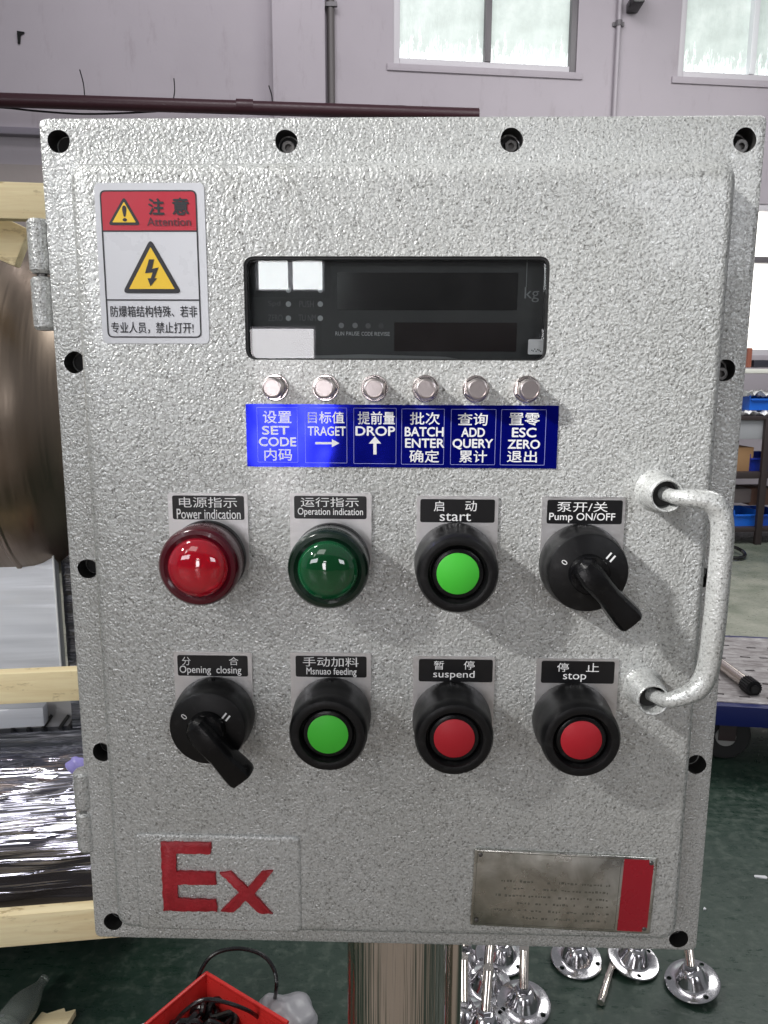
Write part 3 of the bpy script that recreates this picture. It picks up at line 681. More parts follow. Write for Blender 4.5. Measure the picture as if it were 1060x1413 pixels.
# ---- rotary switches
def rotary(px, py, ang, label, marks):
    fy = .0205
    x, z = PB(px, py, FACE-fy); o = part('rotary_switch', BOX, (x, FACE, z), label)
    bm = new(); lathe(bm, [(.0228, .0011), (.0230, .003), (.0229, .0080), (.0224, .0110), (.0217, .0140), (.0216, .0185), (.0210, .0200), (.0200, .0205), (.0002, .0205)], FRONT, 64); obj('bezel', bm, M_BLACK, o)
    bm = new(); lathe(bm, [(.0105, .020), (.0105, .0250), (.0098, .0262), (.0002, .0264)], FRONT, 40); obj('hub', bm, M_BLACKG, o)
    # lever: blade along local +X, rising to a ridge, widening to a blunt end
    sec = [(-.0100, .0035, .0300, .0345), (-.0075, .0060, .0300, .0375), (.0, .0072, .0295, .0392), (.0080, .0066, .0290, .0390), (.0140, .0063, .0282, .0385), (.0200, .0068, .0272, .0380), (.0260, .0074, .0265, .0374), (.0310, .0076, .0262, .0368), (.0330, .0070, .0268, .0362)]
    rs = []
    for sx, hw, h0, h1 in sec:
        b = .0016; h0 -= .0045; h1 -= .0045
        rs.append([Vector((sx, y, h)) for y, h in ((-hw, h0), (hw, h0), (hw+.0003, h0+b), (hw-.0006, h1-b*1.4), (hw-b*1.3, h1-.0002), (0, h1+.0004), (-hw+b*1.3, h1-.0002), (-hw+.0006, h1-b*1.4), (-hw-.0003, h0+b))])
    bm = new(); rings(bm, rs)
    bmesh.ops.transform(bm, matrix=FRONT @ Matrix.Rotation(ang, 4, 'Z'), verts=bm.verts); lv = obj('lever', bm, M_BLACKG, o, angle=28)
    for s, mx, my, rt, w, h in marks:
        X, Z = PB(mx, my, FACE-fy); letters(s, X-x, Z-z, w, h, -fy-.0001, M_WHITEINK, o, rot=rt)
rotary(812, 791, D2R(-48), 'black rotary switch under the plate reading Pump ON/OFF', [('0', 779, 776, D2R(55), .0022, .0033), ('II', 843, 769, D2R(-38), .0036, .0042)])
rotary(286, 1006, D2R(-52), 'black rotary switch under the plate reading Opening closing', [('0', 254, 989, D2R(50), .0022, .0036), ('II', 312, 989.5, D2R(-38), .0034, .0040)])

# ---- handle
ha = part('handle', BOX, (0, 0, 0))
def boss(px, py, name='boss'):
    x, z = PB(px, py, FACE-.018)
    bm = new(); lathe(bm, [(.0118, -.0002), (.0104, .0015), (.0096, .0040), (.0093, .0165), (.0090, .0178), (.0084, .0184), (.0076, .0180), (.0073, .0165), (.0072, .008), (.0002, .008)], at(x, FACE, z) @ FRONT, 36); obj(name, bm, M_HAMS, ha)
    bm = new(); lathe(bm, [(.0071, .0081), (.0071, .0100), (.0002, .0101)], at(x, FACE, z) @ FRONT, 30); obj('cavity_shade', bm, M_HOLE, ha); return x, z  # the dark disc is painted shade inside the boss
x1, z1 = boss(921, 684); x2, z2 = boss(902, 966)
def pt(px, py, y): a = PB(px, py, y); return Vector((a[0], y, a[1]))
pts = [Vector((x1+.001, FACE-.010, z1)), pt(934, 686, -.046), pt(958, 688, -.050), pt(981, 693, -.051), pt(994, 709, -.051), pt(997, 740, -.051), pt(992, 800, -.051), pt(985, 870, -.051), pt(977, 922, -.050), pt(963, 950, -.050), pt(942, 961, -.050), pt(920, 966, -.047), Vector((x2+.001, FACE-.010, z2))]
sp = spline(pts, 6); n = len(sp)
rad = [0.0038 + .0020*min(1, max(0, (min(i, n-1-i)-5)/14)) for i in range(n)]
bm = new(); tube(bm, sp, .006, 20, rad); obj('grip', bm, M_HAMS, ha, angle=60)

# ---- Ex emblem
X0, X1, Z0, Z1 = px_rect(189, 1151, 416, 1283, FACE)
bm = new(); rs = []
for e, y in ((0, FACE+.0003), (.0003, FACE-.0006), (.0010, FACE-.0012), (.0022, FACE-.0014)): rs.append([Vector((x, y, z)) for x, z in rr(X0+e, X1-e, Z0+e, Z1-e, .004, 4)])
rings(bm, rs); EM = obj('emblem_panel', bm, M_HAM, BOX)
ey = FACE-.0030
def emb(polys, name):
    bm = new()
    for P in polys:
        P2 = []
        for (xa, ya), (xb, yb2) in zip(P, P[1:]+P[:1]):
            m_ = max(2, int(math.hypot(xb-xa, yb2-ya)/5))
            for k in range(m_): P2.append((xa+(xb-xa)*k/m_+random.uniform(-.7, .7), ya+(yb2-ya)*k/m_+random.uniform(-.7, .7)))
        q = [PB(x, y, ey) for x, y in P2]; cx = sum(p[0] for p in q)/len(q); cz = sum(p[1] for p in q)/len(q)
        q2 = [(cx+(x-cx)*.97, cz+(z-cz)*.97) for x, z in q]
        rings(bm, [[Vector((x, FACE-.0012, z)) for x, z in q], [Vector((x, ey+.0005, z)) for x, z in q], [Vector((x, ey, z)) for x, z in q2]])
    obj(name, bm, M_PAINTRED, EM, angle=50)
emb([[(221, 1163), (291, 1164), (291, 1178), (242, 1177), (243, 1203), (297, 1204), (298, 1222), (244, 1221), (246, 1241), (298, 1243), (300, 1259), (225, 1258)]], 'emblem_letter')
emb([[(303, 1205), (319, 1204), (342, 1226), (361, 1203), (377, 1203), (351, 1235), (376, 1262), (358, 1262), (339, 1243), (322, 1260), (304, 1259), (330, 1232)]], 'emblem_letter')

# ---- rating plate
cxy = [PB(*p, FACE-.001) for p in ((654, 1170.5), (908, 1184), (896, 1288), (650, 1276.5))]
rc = (sum(p[0] for p in cxy)/4, sum(p[1] for p in cxy)/4); rw = ((cxy[1][0]-cxy[0][0])+(cxy[2][0]-cxy[3][0]))/2; rh = ((cxy[0][1]-cxy[3][1])+(cxy[1][1]-cxy[2][1]))/2
ra = math.atan2(cxy[1][1]-cxy[0][1], cxy[1][0]-cxy[0][0])*.5+math.atan2(cxy[2][1]-cxy[3][1], cxy[2][0]-cxy[3][0])*.5
bm = new(); rs = []
for e, y in ((0, -.0002+.0004), (0, -.0012), (.0004, -.0015)): rs.append([Vector((x, y, z)) for x, z in rr(-rw/2+e, rw/2-e, -rh/2+e, rh/2-e, .0012, 3)])
rings(bm, rs); RP = obj('rating_plate', bm, M_RATING, BOX, loc=(rc[0], FACE, rc[1]), rot=(0, -ra, 0))
bm = new(); k = .0028; a = (rw/2-.0195, rw/2-.002, -rh/2+.0015, rh/2-.0015)
prism(bm, [(a[0], a[2]), (a[1]-k, a[2]), (a[1]-k, a[2]+k), (a[1], a[2]+k), (a[1], a[3]-k), (a[1]-k, a[3]-k), (a[1]-k, a[3]), (a[0], a[3])], -.0014, -.0017); obj('red_block', bm, M_REDENAMEL, RP, smooth=False)
bm = new(); frame2(bm, rr(-rw/2+.0015, rw/2-.021, -rh/2+.0015, rh/2-.0015, .001, 3), rr(-rw/2+.0018, rw/2-.0213, -rh/2+.0018, rh/2-.0018, .0009, 3), -.0014, -.0016); obj('etched_border', bm, M_FADEGREY, RP, smooth=False)
bm = new(); random.seed(3)
for r_ in range(6):
    zz = .0095 - r_*.0048 - .004; xx = -rw/2+.012+random.uniform(0, .02)
    while xx < rw/2-.027:
        w_ = random.uniform(.0006, .0018); hh_ = random.uniform(.0006, .0016)
        if random.random() < .7: box(bm, (xx+w_/2, -.00155, zz+random.uniform(-.0003, .0003)), (w_, .0001, hh_))
        xx += w_+random.uniform(.0003, .0012)
stuff(obj('worn_print', bm, M_FADEGREY, RP, smooth=False))
for sx in (-1, 1):
    for sz in (-1, 1):
        bm = new(); lathe(bm, [(.0013, .0014), (.0013, .0018), (.0009, .0022), (.0002, .0023)], at(sx*(rw/2-.0035), 0, sz*(rh/2-.0035)) @ FRONT, 16); obj('rivet', bm, M_CAVITY, RP)
bpy.context.view_layer.update()

# ================================================================== POST
pc = PW(547, 1360, .085)
P_ = thing('steel_post', 'polished stainless round post standing under the control box', 'post', (pc.x, .085, 0))
bm = new(); lathe(bm, [(.038, .012), (.038, ZC-.236)], None, 64); obj('column', bm, M_POST, P_)
bm = new(); lathe(bm, [(.11, 0), (.11, .010), (.108, .012), (.039, .012)], None, 48); obj('base_plate', bm, M_FOOT, P_)
bm = new(); lathe(bm, [(.0065, .012), (.0065, ZC-.236)], at(.047, .03, 0), 24); obj('cable_pipe', bm, M_CHROME, P_)

# ================================================================== FLOOR THINGS
# levelling feet
def foot_proto():
    t = thing('levelling_foot', '', 'levelling foot')
    bm = new(); lathe(bm, [(.049, 0), (.050, .0015), (.050, .0045), (.0485, .006), (.034, .0062), (.030, .008), (.024, .020), (.019, .030), (.0155, .034), (.0120, .035)], None, 48)
    b = obj('base_disc', bm, M_FOOT, t); cb = new()
    for k in range(3):
        a = 2*math.pi*k/3+.5; lathe(cb, [(.0045, -.01), (.0045, .02)], at(.0415*math.cos(a), .0415*math.sin(a), 0), 16)
    bpy.context.view_layer.update(); boolean(b, cb)
    bm = new(); prof = [(.006, .03)]; h = .036
    lathe(bm, [(.0130, .034), (.0130, .046), (.0120, .047)], None, 6); obj('hex_nut', bm, M_FOOT, t)
    while h < .135: prof += [(.0078, h), (.0086, h+.0012)]; h += .0024
    bm = new(); lathe(bm, prof, None, 16); obj('threaded_stem', bm, M_CHROME, t)
    return t
fp = foot_proto(); first = True
FG = 'stainless levelling feet standing on the green floor'
for (px, py, tx, tz, rz, lb) in ((955, 1364, -.10, -.20, .3, 'levelling foot farthest right, alone below the box corner'),
        (795, 1328, -.12, -.03, 1.2, 'levelling foot half hidden by the box edge, left of the lying steel rod'),
        (873, 1331, -.12, .10, 2.1, 'levelling foot half hidden by the box edge, right of the lying steel rod'),
        (722, 1391, -.12, -.04, .9, 'nearest levelling foot of the crowd beside the post, at its right end'),
        (671, 1366, -.10, .03, 2.6, 'levelling foot in the middle of the crowd beside the post'),
        (640, 1409, -.05, -.03, 4.0, 'levelling foot nearest to the post at the bottom edge'),
        (690, 1325, -.12, .05, 3.0, 'levelling foot at the back right of the crowd beside the post'),
        (637, 1336, .05, .12, 5.0, 'tilted levelling foot at the back of the crowd, close to the post'),
        (668, 1422, -.1, .02, .2, 'levelling foot cut off by the bottom edge between two others')):
    p = PG(px, py)
    o = fp if first else copy_tree(fp); first = False
    o.location = (p.x, p.y, .050*(abs(tx)+abs(tz))*.9); o.rotation_euler = (-tx, tz, rz)
    # stand it tipped about world axes, turned first about its own stem
    o.rotation_euler = (Matrix.Rotation(-tx, 3, 'X') @ Matrix.Rotation(tz, 3, 'Y') @ Matrix.Rotation(rz, 3, 'Z')).to_euler()
    o['label'] = lb; o['group'] = FG
a, b = PG(850, 1316, .008), PG(829, 1384, .008)
bm = new(); tube(bm, [Vector((0, 0, 0)), (b-a)*.02, (b-a)*.98, b-a], .0075, 16, [.006, .0075, .0075, .006]); tag(obj('steel_rod', bm, M_CHROME, loc=a), 'short polished steel rod lying between two levelling feet', 'rod')
# scraps
M_SCRAP = mat('white scrap plastic', (.75, .76, .78), .4)
p = PG(1050, 1212); bm = new(); prism(bm, rpoly([(-.014, .002), (.012, -.004), (.016, .001), (.012, .006), (-.012, .008)], .002, 3), 0, -.003)
bmesh.ops.transform(bm, matrix=Matrix.Rotation(-math.pi/2, 4, 'X'), verts=bm.verts); bmesh.ops.scale(bm, vec=(1, 1, 1), verts=bm.verts)
tag(obj('scrap', bm, M_SCRAP, loc=p), 'small white scrap lying on the bare green floor at the right', 'scrap')
p = PG(972, 1255); bm = new(); prism(bm, rpoly([(-.004, -.003), (.004, -.002), (.002, .005)], .001, 2), 0, -.003); bmesh.ops.transform(bm, matrix=Matrix.Rotation(-math.pi/2, 4, 'X'), verts=bm.verts)
tag(obj('scrap', bm, M_SCRAP, loc=p), 'tiny white crumb on the floor at the right edge of the box', 'scrap')

# red bin with cables
M_BIN = plastic('red plastic', (.62, .035, .03), .3, 200, .2)
a, b, c = PG(218, 1402, .12), PG(285, 1345, .12), PG(352, 1412, .12)
u = (a-b); v = (c-b); u.z = v.z = 0; ul = u.length; un = u.normalized(); vn = Vector((-un.y, un.x, 0)); 
if vn.dot(v) < 0: vn = -vn
vl = v.length*1.3; ul *= 1.9
rb = thing('red_bin', 'small open red plastic bin on the floor with black cable coils inside', 'bin', (b.x, b.y, 0))
bm = new(); th = .004
def wallq(p, q, h0=0.0, h1=.12):
    d_ = (q-p).normalized(); nn = Vector((-d_.y, d_.x, 0)); m_ = Matrix.Rotation(math.atan2(d_.y, d_.x), 3, 'Z'); ctr = (p+q)/2 + nn*0; box(bm, (ctr.x, ctr.y, (h0+h1)/2), ((q-p).length+th, th, h1-h0), m_)
O_ = Vector((0, 0, 0)); A_ = un*ul; B_ = vn*vl
wallq(O_, A_); wallq(O_, B_, 0, .1198); wallq(A_, A_+B_, 0, .1199); wallq(B_, A_+B_, 0, .1197)
obj('side_wall', bm, M_BIN, rb, smooth=False)
bm = new(); ctr = (A_+B_)/2; box(bm, (ctr.x, ctr.y, .004), (ul, vl, .006), Matrix.Rotation(math.atan2(un.y, un.x), 3, 'Z')); obj('bottom', bm, M_BIN, rb, smooth=False)
bm = new()
for p_, q_, hh in ((O_, A_, .123), (O_, B_, .1232)): tube(bm, [p_+Vector((0, 0, hh)), q_+Vector((0, 0, hh))], .0032, 10)
obj('rim', bm, M_BIN, rb)
# cable coils inside
random.seed(11)
M_CAB = plastic('black cable sheath', (.008, .008, .009), .22)
bc = Vector((b.x, b.y, 0)) + (A_+B_)*.19
pts = []
for k in range(46):
    t_ = k*.62; r_ = .035+.022*math.sin(k*1.7)
    pts.append(bc + Vector((r_*math.cos(t_), r_*math.sin(t_), .045+.05*random.random())))
bm = new(); tube(bm, spline(pts, 5), .0055, 8); tag(obj('cable', bm, M_CAB), 'tangled black cable coil filling the red bin', 'cable')
# big loop standing over the bin
def pl(px, py, y): return PW(px, py, y)
yb = b.y
loop = [pl(262, 1404, yb-.02), pl(268, 1372, yb-.01), pl(278, 1338, yb), pl(297, 1316, yb+.01), pl(330, 1309, yb+.02), pl(362, 1318, yb+.02), pl(379, 1340, yb+.01), pl(381, 1368, yb), PG(374, 1392, .006), PG(360, 1412, .006), PG(330, 1440, .006)]
bm = new(); tube(bm, spline(loop, 8), .0035, 10); tag(obj('cable', bm, M_CAB), 'glossy black cable arching high out of the red bin to the floor', 'cable')
loop = [PG(230, 1425, .09), PG(252, 1398, .15), PG(280, 1380, .17), PG(310, 1383, .16), PG(345, 1396, .13), PG(365, 1412, .06)]
bm = new(); tube(bm, spline(loop, 8), .0032, 10); tag(obj('cable', bm, M_CAB), 'short black cable lying across the rim of the red bin', 'cable')
# white cup and grey bag beside the bin
M_CUP = plastic('white plastic', (.62, .65, .72), .4)
p = PG(196, 1440, .05); bm = new(); box(bm, (0, 0, .035), (.06, .05, .07), Matrix.Rotation(.6, 3, 'Z'), bev=.015); tag(obj('plastic_box', bm, M_CUP, loc=(p.x, p.y, .0)), 'small pale plastic box beside the left corner of the red bin', 'box')
p = PG(392, 1428); bm = new(); bmesh.ops.create_icosphere(bm, subdivisions=4, radius=.05)
for v_ in bm.verts:
    n_ = v_.co.normalized(); v_.co *= 1+.14*math.sin(n_.x*5+2)*math.cos(n_.y*4)+.03*math.sin(n_.z*13+n_.x*9); v_.co.z = max(-.032, v_.co.z*.62); v_.co.x *= 1.1
bmesh.ops.translate(bm, vec=(0, 0, .033), verts=bm.verts)
tag(obj('plastic_bag', bm, mat('translucent grey film', (.33, .33, .35), .35), loc=(p.x, p.y, 0), angle=80), 'crumpled grey plastic bag beside the right corner of the red bin', 'bag')
# transparent bottle and wood scrap, lower left
M_BOT = mat('cloudy clear plastic', (.45, .50, .46), .15, 0, Transmission_Weight=.75, IOR=1.3)
a, b2 = PG(62, 1350, .03), PG(5, 1425, .03); dv = (b2-a)
bm = new(); Mx = Matrix.Translation(a) @ dv.to_track_quat('Z', 'Y').to_matrix().to_4x4(); Ln = dv.length
lathe(bm, [(.006, 0), (.009, .001), (.009, .016), (.011, .022), (.024, .055), (.027, .07), (.0275, .1), (.026, .11), (.0275, .12), (.0275, Ln-.01), (.022, Ln)], Mx, 28); tag(obj('bottle', bm, M_BOT), 'clear plastic bottle lying on the green floor in the lower left', 'bottle')
p = PG(80, 1412, .0); bm = new(); prism(bm, rpoly([(-.045, -.02), (.02, -.024), (.03, .012), (.012, .008), (.008, .018), (-.02, .010), (-.03, .016)], .002, 2), 0, -.012); bmesh.ops.transform(bm, matrix=Matrix.Rotation(-math.pi/2, 4, 'X') , verts=bm.verts)
tag(obj('wood_scrap', bm, M_WOOD, loc=(p.x, p.y, .002), rot=(0, 0, .2)), 'torn scrap of pale wood at the bottom edge near the bottle', 'wood scrap')

# ================================================================== LEFT: CRATE, TANK, WRAPPED MACHINE
CA = D2R(9); CO = Vector((-.6, .72, 0)); CU = Vector((math.cos(CA), math.sin(CA), 0)); CN = Vector((-math.sin(CA), math.cos(CA), 0))
def PC(px, py, d=0.0):
    r = ray(px, py); o = CO + CN*d; p = CAMP + r*((o-CAMP).dot(CN)/r.dot(CN)); return ((p-CO).dot(CU), p.z)
cr = thing('wooden_crate', 'open crate of pale pine battens around the steel tank at the left', 'crate', CO, (0, 0, CA))
for yt, yb_, px in ((251, 302, 30), (928, 970, 50), (1260, 1303, 60)):
    zt = PC(px, yt)[1]; zb = PC(px, yb_)[1]; u1 = PC(170, (yt+yb_)/2)[0]
    bm = new(); box(bm, ((u1-.9)/2+.0, .012, (zt+zb)/2), (u1+.9, .024, zt-zb), bev=.002); obj('batten', bm, M_WOOD, cr)
for uu in (-.85,):
    bm = new(); box(bm, (uu, .05, .72), (.06, .05, 1.44), bev=.002); obj('corner_post', bm, M_WOOD, cr)
a = PC(-40, 310, .08); b = PC(34, 344, .08)
bm = new(); dx, dz = b[0]-a[0], b[1]-a[1]; an = math.atan2(dz, dx); L_ = math.hypot(dx, dz)
box(bm, ((a[0]+b[0])/2-.2*math.cos(an), .08, (a[1]+b[1])/2-.2*math.sin(an)), (L_+.4, .03, .062), Matrix.Rotation(-an, 3, 'Y'), bev=.004); obj('brace', bm, M_WOOD, cr)
zt = PC(100, 1306)[1]
M_SHADEWOOD = mat('shade-dark wood', (.10, .07, .04), .8)  # skids coloured dark to carry the shadow under the crate
for uu in (-.7, -.1):
    bm = new(); box(bm, (uu, .50, zt/2-.006), (.09, .30, zt-.03), bev=.003); obj('skid', bm, M_SHADEWOOD, cr)
bm = new(); box(bm, (-.35, .36, zt-.008), (1.1, .66, .012)); obj('deck_board', bm, mat('shade-dark deck board', (.05, .04, .03), .8), cr, smooth=False)  # near-black board put in to make the shadow under the crate
# tank: horizontal brushed drum with dished end
M_TANK = steel('brushed stainless tank', (.27, .215, .17), .36, (60, 2, 2), .015, 14)
yt_, zt_ = 1.25, None
dC = CO + CN*.40
r_ = ray(60, 575); pcn = CAMP + r_*((dC-CAMP).dot(CN)/r_.dot(CN))
RT_ = .322
tk = thing('steel_tank', 'brushed stainless horizontal tank lying inside the pine crate', 'tank', (pcn.x, pcn.y, pcn.z), (0, 0, CA))
prof = [(RT_, -1.1)]
for k in range(0, 13):
    t_ = k/12*math.pi/2; prof.append((RT_-.17+.17*math.cos(t_), -.000+.13*math.sin(t_)))
prof.append((.0005, .150))
MX = Matrix.Rotation(math.pi/2, 4, 'Y')
bm = new(); lathe(bm, prof, MX, 96); obj('shell', bm, M_TANK, tk, angle=50)
bm = new(); lathe(bm, [(RT_+.000, -.016), (RT_+.003, -.013), (RT_+.003, -.007), (RT_+.000, -.004)], MX, 96, cap0=False, cap1=False); obj('weld_band', bm, M_TANK, tk)
# wrapped machine below
def film(name, col, rough, sc=(1, 1, 14), s=9, amp=.8, metal=0.0, coat=1.0):
    m = mat(name, col, rough, metal, Coat_Weight=coat, Coat_Roughness=.04)
    v = coords(m, sc); n1 = noise(m, v, s, 3, .45, .6); bump(m, n1, amp, .02); return m
M_FILMW = film('film over white panel', (.66, .69, .76), .25, (.4, 1, 6), 7, .16)
M_FILMD = film('film over dark steel', (.06, .065, .08), .18, (.5, 1, 12), 7, .6, .3)
M_FILMC = film('shiny film over roll', (.42, .42, .50), .05, (.12, 1, 6), 9, .7, .95)
cm = thing('wrapped_machine', 'machine wrapped in glossy stretch film under the steel tank', 'machine', CO + CN*.22, (0, 0, CA))
def PCm(px, py, d=.22): return PC(px, py, d)
a = PCm(-80, 745); b = PCm(85, 925)
def sheet(x0, x1, z0, z1, y, amp, nx=60, nz=60, seed=1):
    """closed wrinkled slab"""
    bm = new(); fr = []
    for j in range(nz+1):
        row = []
        for i in range(nx+1):
            x = x0+(x1-x0)*i/nx; z = z0+(z1-z0)*j/nz
            w = math.sin(z*190+3*math.sin(x*9+seed)+seed)*.5 + math.sin(z*417+x*14+seed*2)*.3 + math.sin(z*83-x*22)*.6
            row.append(bm.verts.new((x, y-amp*w, z)))
        fr.append(row)
    for j in range(nz):
        for i in range(nx): bm.faces.new((fr[j][i], fr[j][i+1], fr[j+1][i+1], fr[j+1][i]))
    r = bmesh.ops.extrude_face_region(bm, geom=bm.faces[:]); 
    for v_ in [g for g in r['geom'] if isinstance(g, bmesh.types.BMVert)]: v_.co.y = y+.03
    return bm
bm = sheet(a[0]-.3, b[0], b[1]-.01, a[1]+.06, .0, .0009); obj('white_panel', bm, M_FILMW, cm, angle=80)
e0 = PCm(85, 740); e1 = PCm(87, 925)
bm = new(); tube(bm, [(b[0], -.002, e1[1]), (b[0], -.002, e0[1]+.05)], .0022, 8); obj('panel_edge', bm, M_WHITE, cm)
c0 = PCm(140, 700); c1 = PCm(140, 1050)
bm = sheet(b[0]+.004, c0[0]+.1, c1[1], c0[1]+.03, .03, .0012, 20, 90, 3); obj('dark_frame', bm, M_FILMD, cm, angle=80)
# between the battens: white channel, ribbed guard, dark rail
a = PCm(-60, 985); b = PCm(62, 997)
bm = new(); box(bm, ((a[0]+b[0])/2-.1, .01, (a[1]+b[1])/2), (b[0]-a[0]+.2, .03, abs(a[1]-b[1])+.012), bev=.003); obj('white_channel', bm, M_FILMW, cm)
a = PCm(-60, 972); b = PCm(98, 1022); bm = sheet(a[0]-.1, b[0], b[1], a[1]+.02, .04, .0010, 30, 20, 5); obj('guard_panel', bm, mat('grey guard', (.33, .33, .34), .35), cm, angle=80)
for k, pxx in enumerate((8, 30, 50, 74, 86)):
    a = PCm(pxx, 1018); b = PCm(pxx+14, 998); bm = new(); dx, dz = b[0]-a[0], b[1]-a[1]
    box(bm, ((a[0]+b[0])/2, .034, (a[1]+b[1])/2), (math.hypot(dx, dz), .008, .007), Matrix.Rotation(-math.atan2(dz, dx), 3, 'Y'), bev=.002); obj('guard_slot', bm, M_GASKET, cm)
a = PCm(-60, 1022); b = PCm(150, 1044); bm = sheet(a[0]-.1, b[0], b[1], a[1], .02, .0014, 40, 14, 2); obj('dark_rail', bm, M_FILMD, cm, angle=80)
# big wrapped roll
rz0 = PCm(40, 1046)[1]; rz1 = PCm(40, 1262)[1]
def roll(x0, x1, zc, r, yc, nx=50, na=120):
    bm = new(); rs = []
    for i in range(nx+1):
        x = x0+(x1-x0)*i/nx; ring = []
        for k in range(na):
            t_ = 2*math.pi*k/na; w = .0022*math.sin(t_*23+x*11+2*math.sin(x*13))+.0013*math.sin(t_*41-x*17)+.0016*math.sin(x*31+t_*7)
            ring.append(Vector((x, yc+(r+w)*math.cos(t_), zc+(r*1.0+w)*math.sin(t_))))
        rs.append(ring)
    rings(bm, rs); return bm
rr_ = (rz0-rz1)/2+.015
b = PCm(150, 1150)
bm = roll(-.85, b[0]+.10, (rz0+rz1)/2, rr_, rr_-.10); obj('wrapped_roll', bm, M_FILMC, cm, angle=80)
p = PCm(108, 1056, .09); bm = new(); bmesh.ops.create_icosphere(bm, subdivisions=3, radius=.019)
for v_ in bm.verts: v_.co = Vector((v_.co.x*1.1, v_.co.y*.5, v_.co.z*.85))*(1+.12*math.sin(v_.co.x*300+v_.co.z*200))
o = obj('film_knot', bm, mat('violet film', (.30, .27, .62), .25), cm, loc=(p[0], -.13, p[1]), angle=80)

# ================================================================== RIGHT: RACK, TROLLEY
# storage rack
M_RACK = mat('dark brown rack steel', (.035, .025, .025), .5); M_SHELF = mat('pale shelf board', (.72, .72, .66), .5); M_GREYB = mat('grey drawer front', (.36, .37, .39), .5)
M_BB = plastic('bright blue bin plastic', (.012, .13, .62), .35, 100, .1); M_DB = plastic('dark blue bin plastic', (.008, .025, .26), .35, 100, .1); M_CARD = mat('brown cardboard', (.33, .19, .09), .8)
RO = PG(1000, 752); RO.z = 0
RA = D2R(8); RU = Vector((math.cos(RA), math.sin(RA), 0)); RN = Vector((-math.sin(RA), math.cos(RA), 0))
def PR(px, py, d=0.0):
    r = ray(px, py); o = RO+RN*d; p = CAMP + r*((o-CAMP).dot(RN)/r.dot(RN)); return ((p-RO).dot(RU), p.z)
rk = thing('storage_rack', 'dark steel storage rack with shelves of bins along the wall at the right', 'rack', RO, (0, 0, RA))
RW0, RW1 = -.25, 1.6
zs = [PR(1040, y)[1] for y in (731, 656, 577, 512)]
def crest(x, y, z): return (x, y, z)
for k, zz in enumerate(zs):
    bm = new(); box(bm, ((RW0+RW1)/2, .25, zz), (RW1-RW0, .5, .045 if k in (1,) else .03), bev=.003); obj('shelf', bm, M_SHELF if k == 3 else M_RACK, rk)
for ux in (RW0+.02, PR(1050, 690)[0], RW1-.02):
    for yy in (.01, .49):
        bm = new(); box(bm, (ux, yy-.012 if yy < .1 else yy+.012, zs[-2]/2), (.045, .03, zs[-2]), bev=.003); obj('upright', bm, M_RACK, rk)
def rwp(px, py, d=0.0):
    u_, z_ = PR(px, py, d); q = RO+RU*u_+RN*d; return Vector((q.x, q.y, z_))
def bin_(px, py, w, dpt, h, m, nm, lab, cat, d=.06, lip=True, group=None):
    """open-topped parts bin standing at the picture point's rack position"""
    u_, z_ = PR(px, py, d); q = RO+RU*u_+RN*(d+dpt/2)
    o = thing(nm, lab, cat, (q.x, q.y, z_), (0, 0, RA), group)
    bm = new(); t_ = .006
    box(bm, (0, 0, t_/2), (w, dpt, t_)); box(bm, (-w/2+t_/2, 0, h/2+t_/2), (t_, dpt, h-t_)); box(bm, (w/2-t_/2, 0, h/2+t_/2), (t_, dpt, h-t_))
    box(bm, (0, dpt/2-t_/2, h/2+t_/2), (w-2*t_, t_, h-t_)); box(bm, (0, -dpt/2+t_/2, h*.36+t_/2), (w-2*t_, t_, h*.72-t_)); obj('tray', bm, m, o, smooth=False)
    bm = new(); box(bm, (0, -dpt/2-.006, h*.72), (w*.96, .014, .014), bev=.004); obj('lip', bm, m, o); return o
bg1 = 'blue plastic bins on the storage rack'
bin_(1027, 729, .17, .2, .13, M_BB, 'storage_bin', 'bright blue plastic bin on the bottom shelf next to the control box', 'bin', group=bg1)
bin_(1057, 729, .16, .2, .13, mat('mid blue bin', (.010, .07, .45), .35), 'storage_bin', 'bright blue plastic bin on the bottom shelf at the right edge of the photo', 'bin', group=bg1)
bin_(1052, 651, .20, .2, .125, M_DB, 'storage_bin', 'dark navy bin on the second shelf of the rack', 'bin', group=bg1)
bin_(1053, 566, .20, .2, .10, M_BB, 'storage_bin', 'blue bin under white papers on the third shelf', 'bin', group=bg1)
def block(px, py, s, m, nm, lab, cat, d=.06, bev=.006):
    u_, z_ = PR(px, py, d); q = RO+RU*u_+RN*(d+s[1]/2); bm = new(); box(bm, (0, 0, s[2]/2), s, bev=bev); return tag(obj(nm, bm, m, loc=(q.x, q.y, z_), rot=(0, 0, RA)), lab, cat)
block(1026, 651, (.13, .2, .17), M_CARD, 'cardboard_box', 'brown cardboard box beside the dark navy bin on the second shelf', 'box')
block(1048, 606, (.32, .25, .13), M_GREYB, 'drawer_unit', 'grey drawer box hanging under the third shelf', 'drawer', d=.02)
block(1052, 697, (.20, .2, .12), mat('dark brown parts', (.10, .05, .035), .6), 'parts_box', 'dark brown parts box above the bright blue bins', 'box')
block(1024, 694, (.14, .2, .10), mat('grey castings', (.12, .10, .10), .5), 'parts_box', 'dark grey casting box on the rack beside the control box edge', 'box')
block(1034, 507, (.03, .08, .13), mat('rust red block', (.25, .08, .05), .6), 'small_block', 'small rust red block standing on the top shelf before the bright window', 'block')
block(1052, 507, (.12, .1, .05), mat('dark tool', (.02, .02, .03), .5), 'tool', 'dark tool lying on the top shelf before the bright window', 'tool')
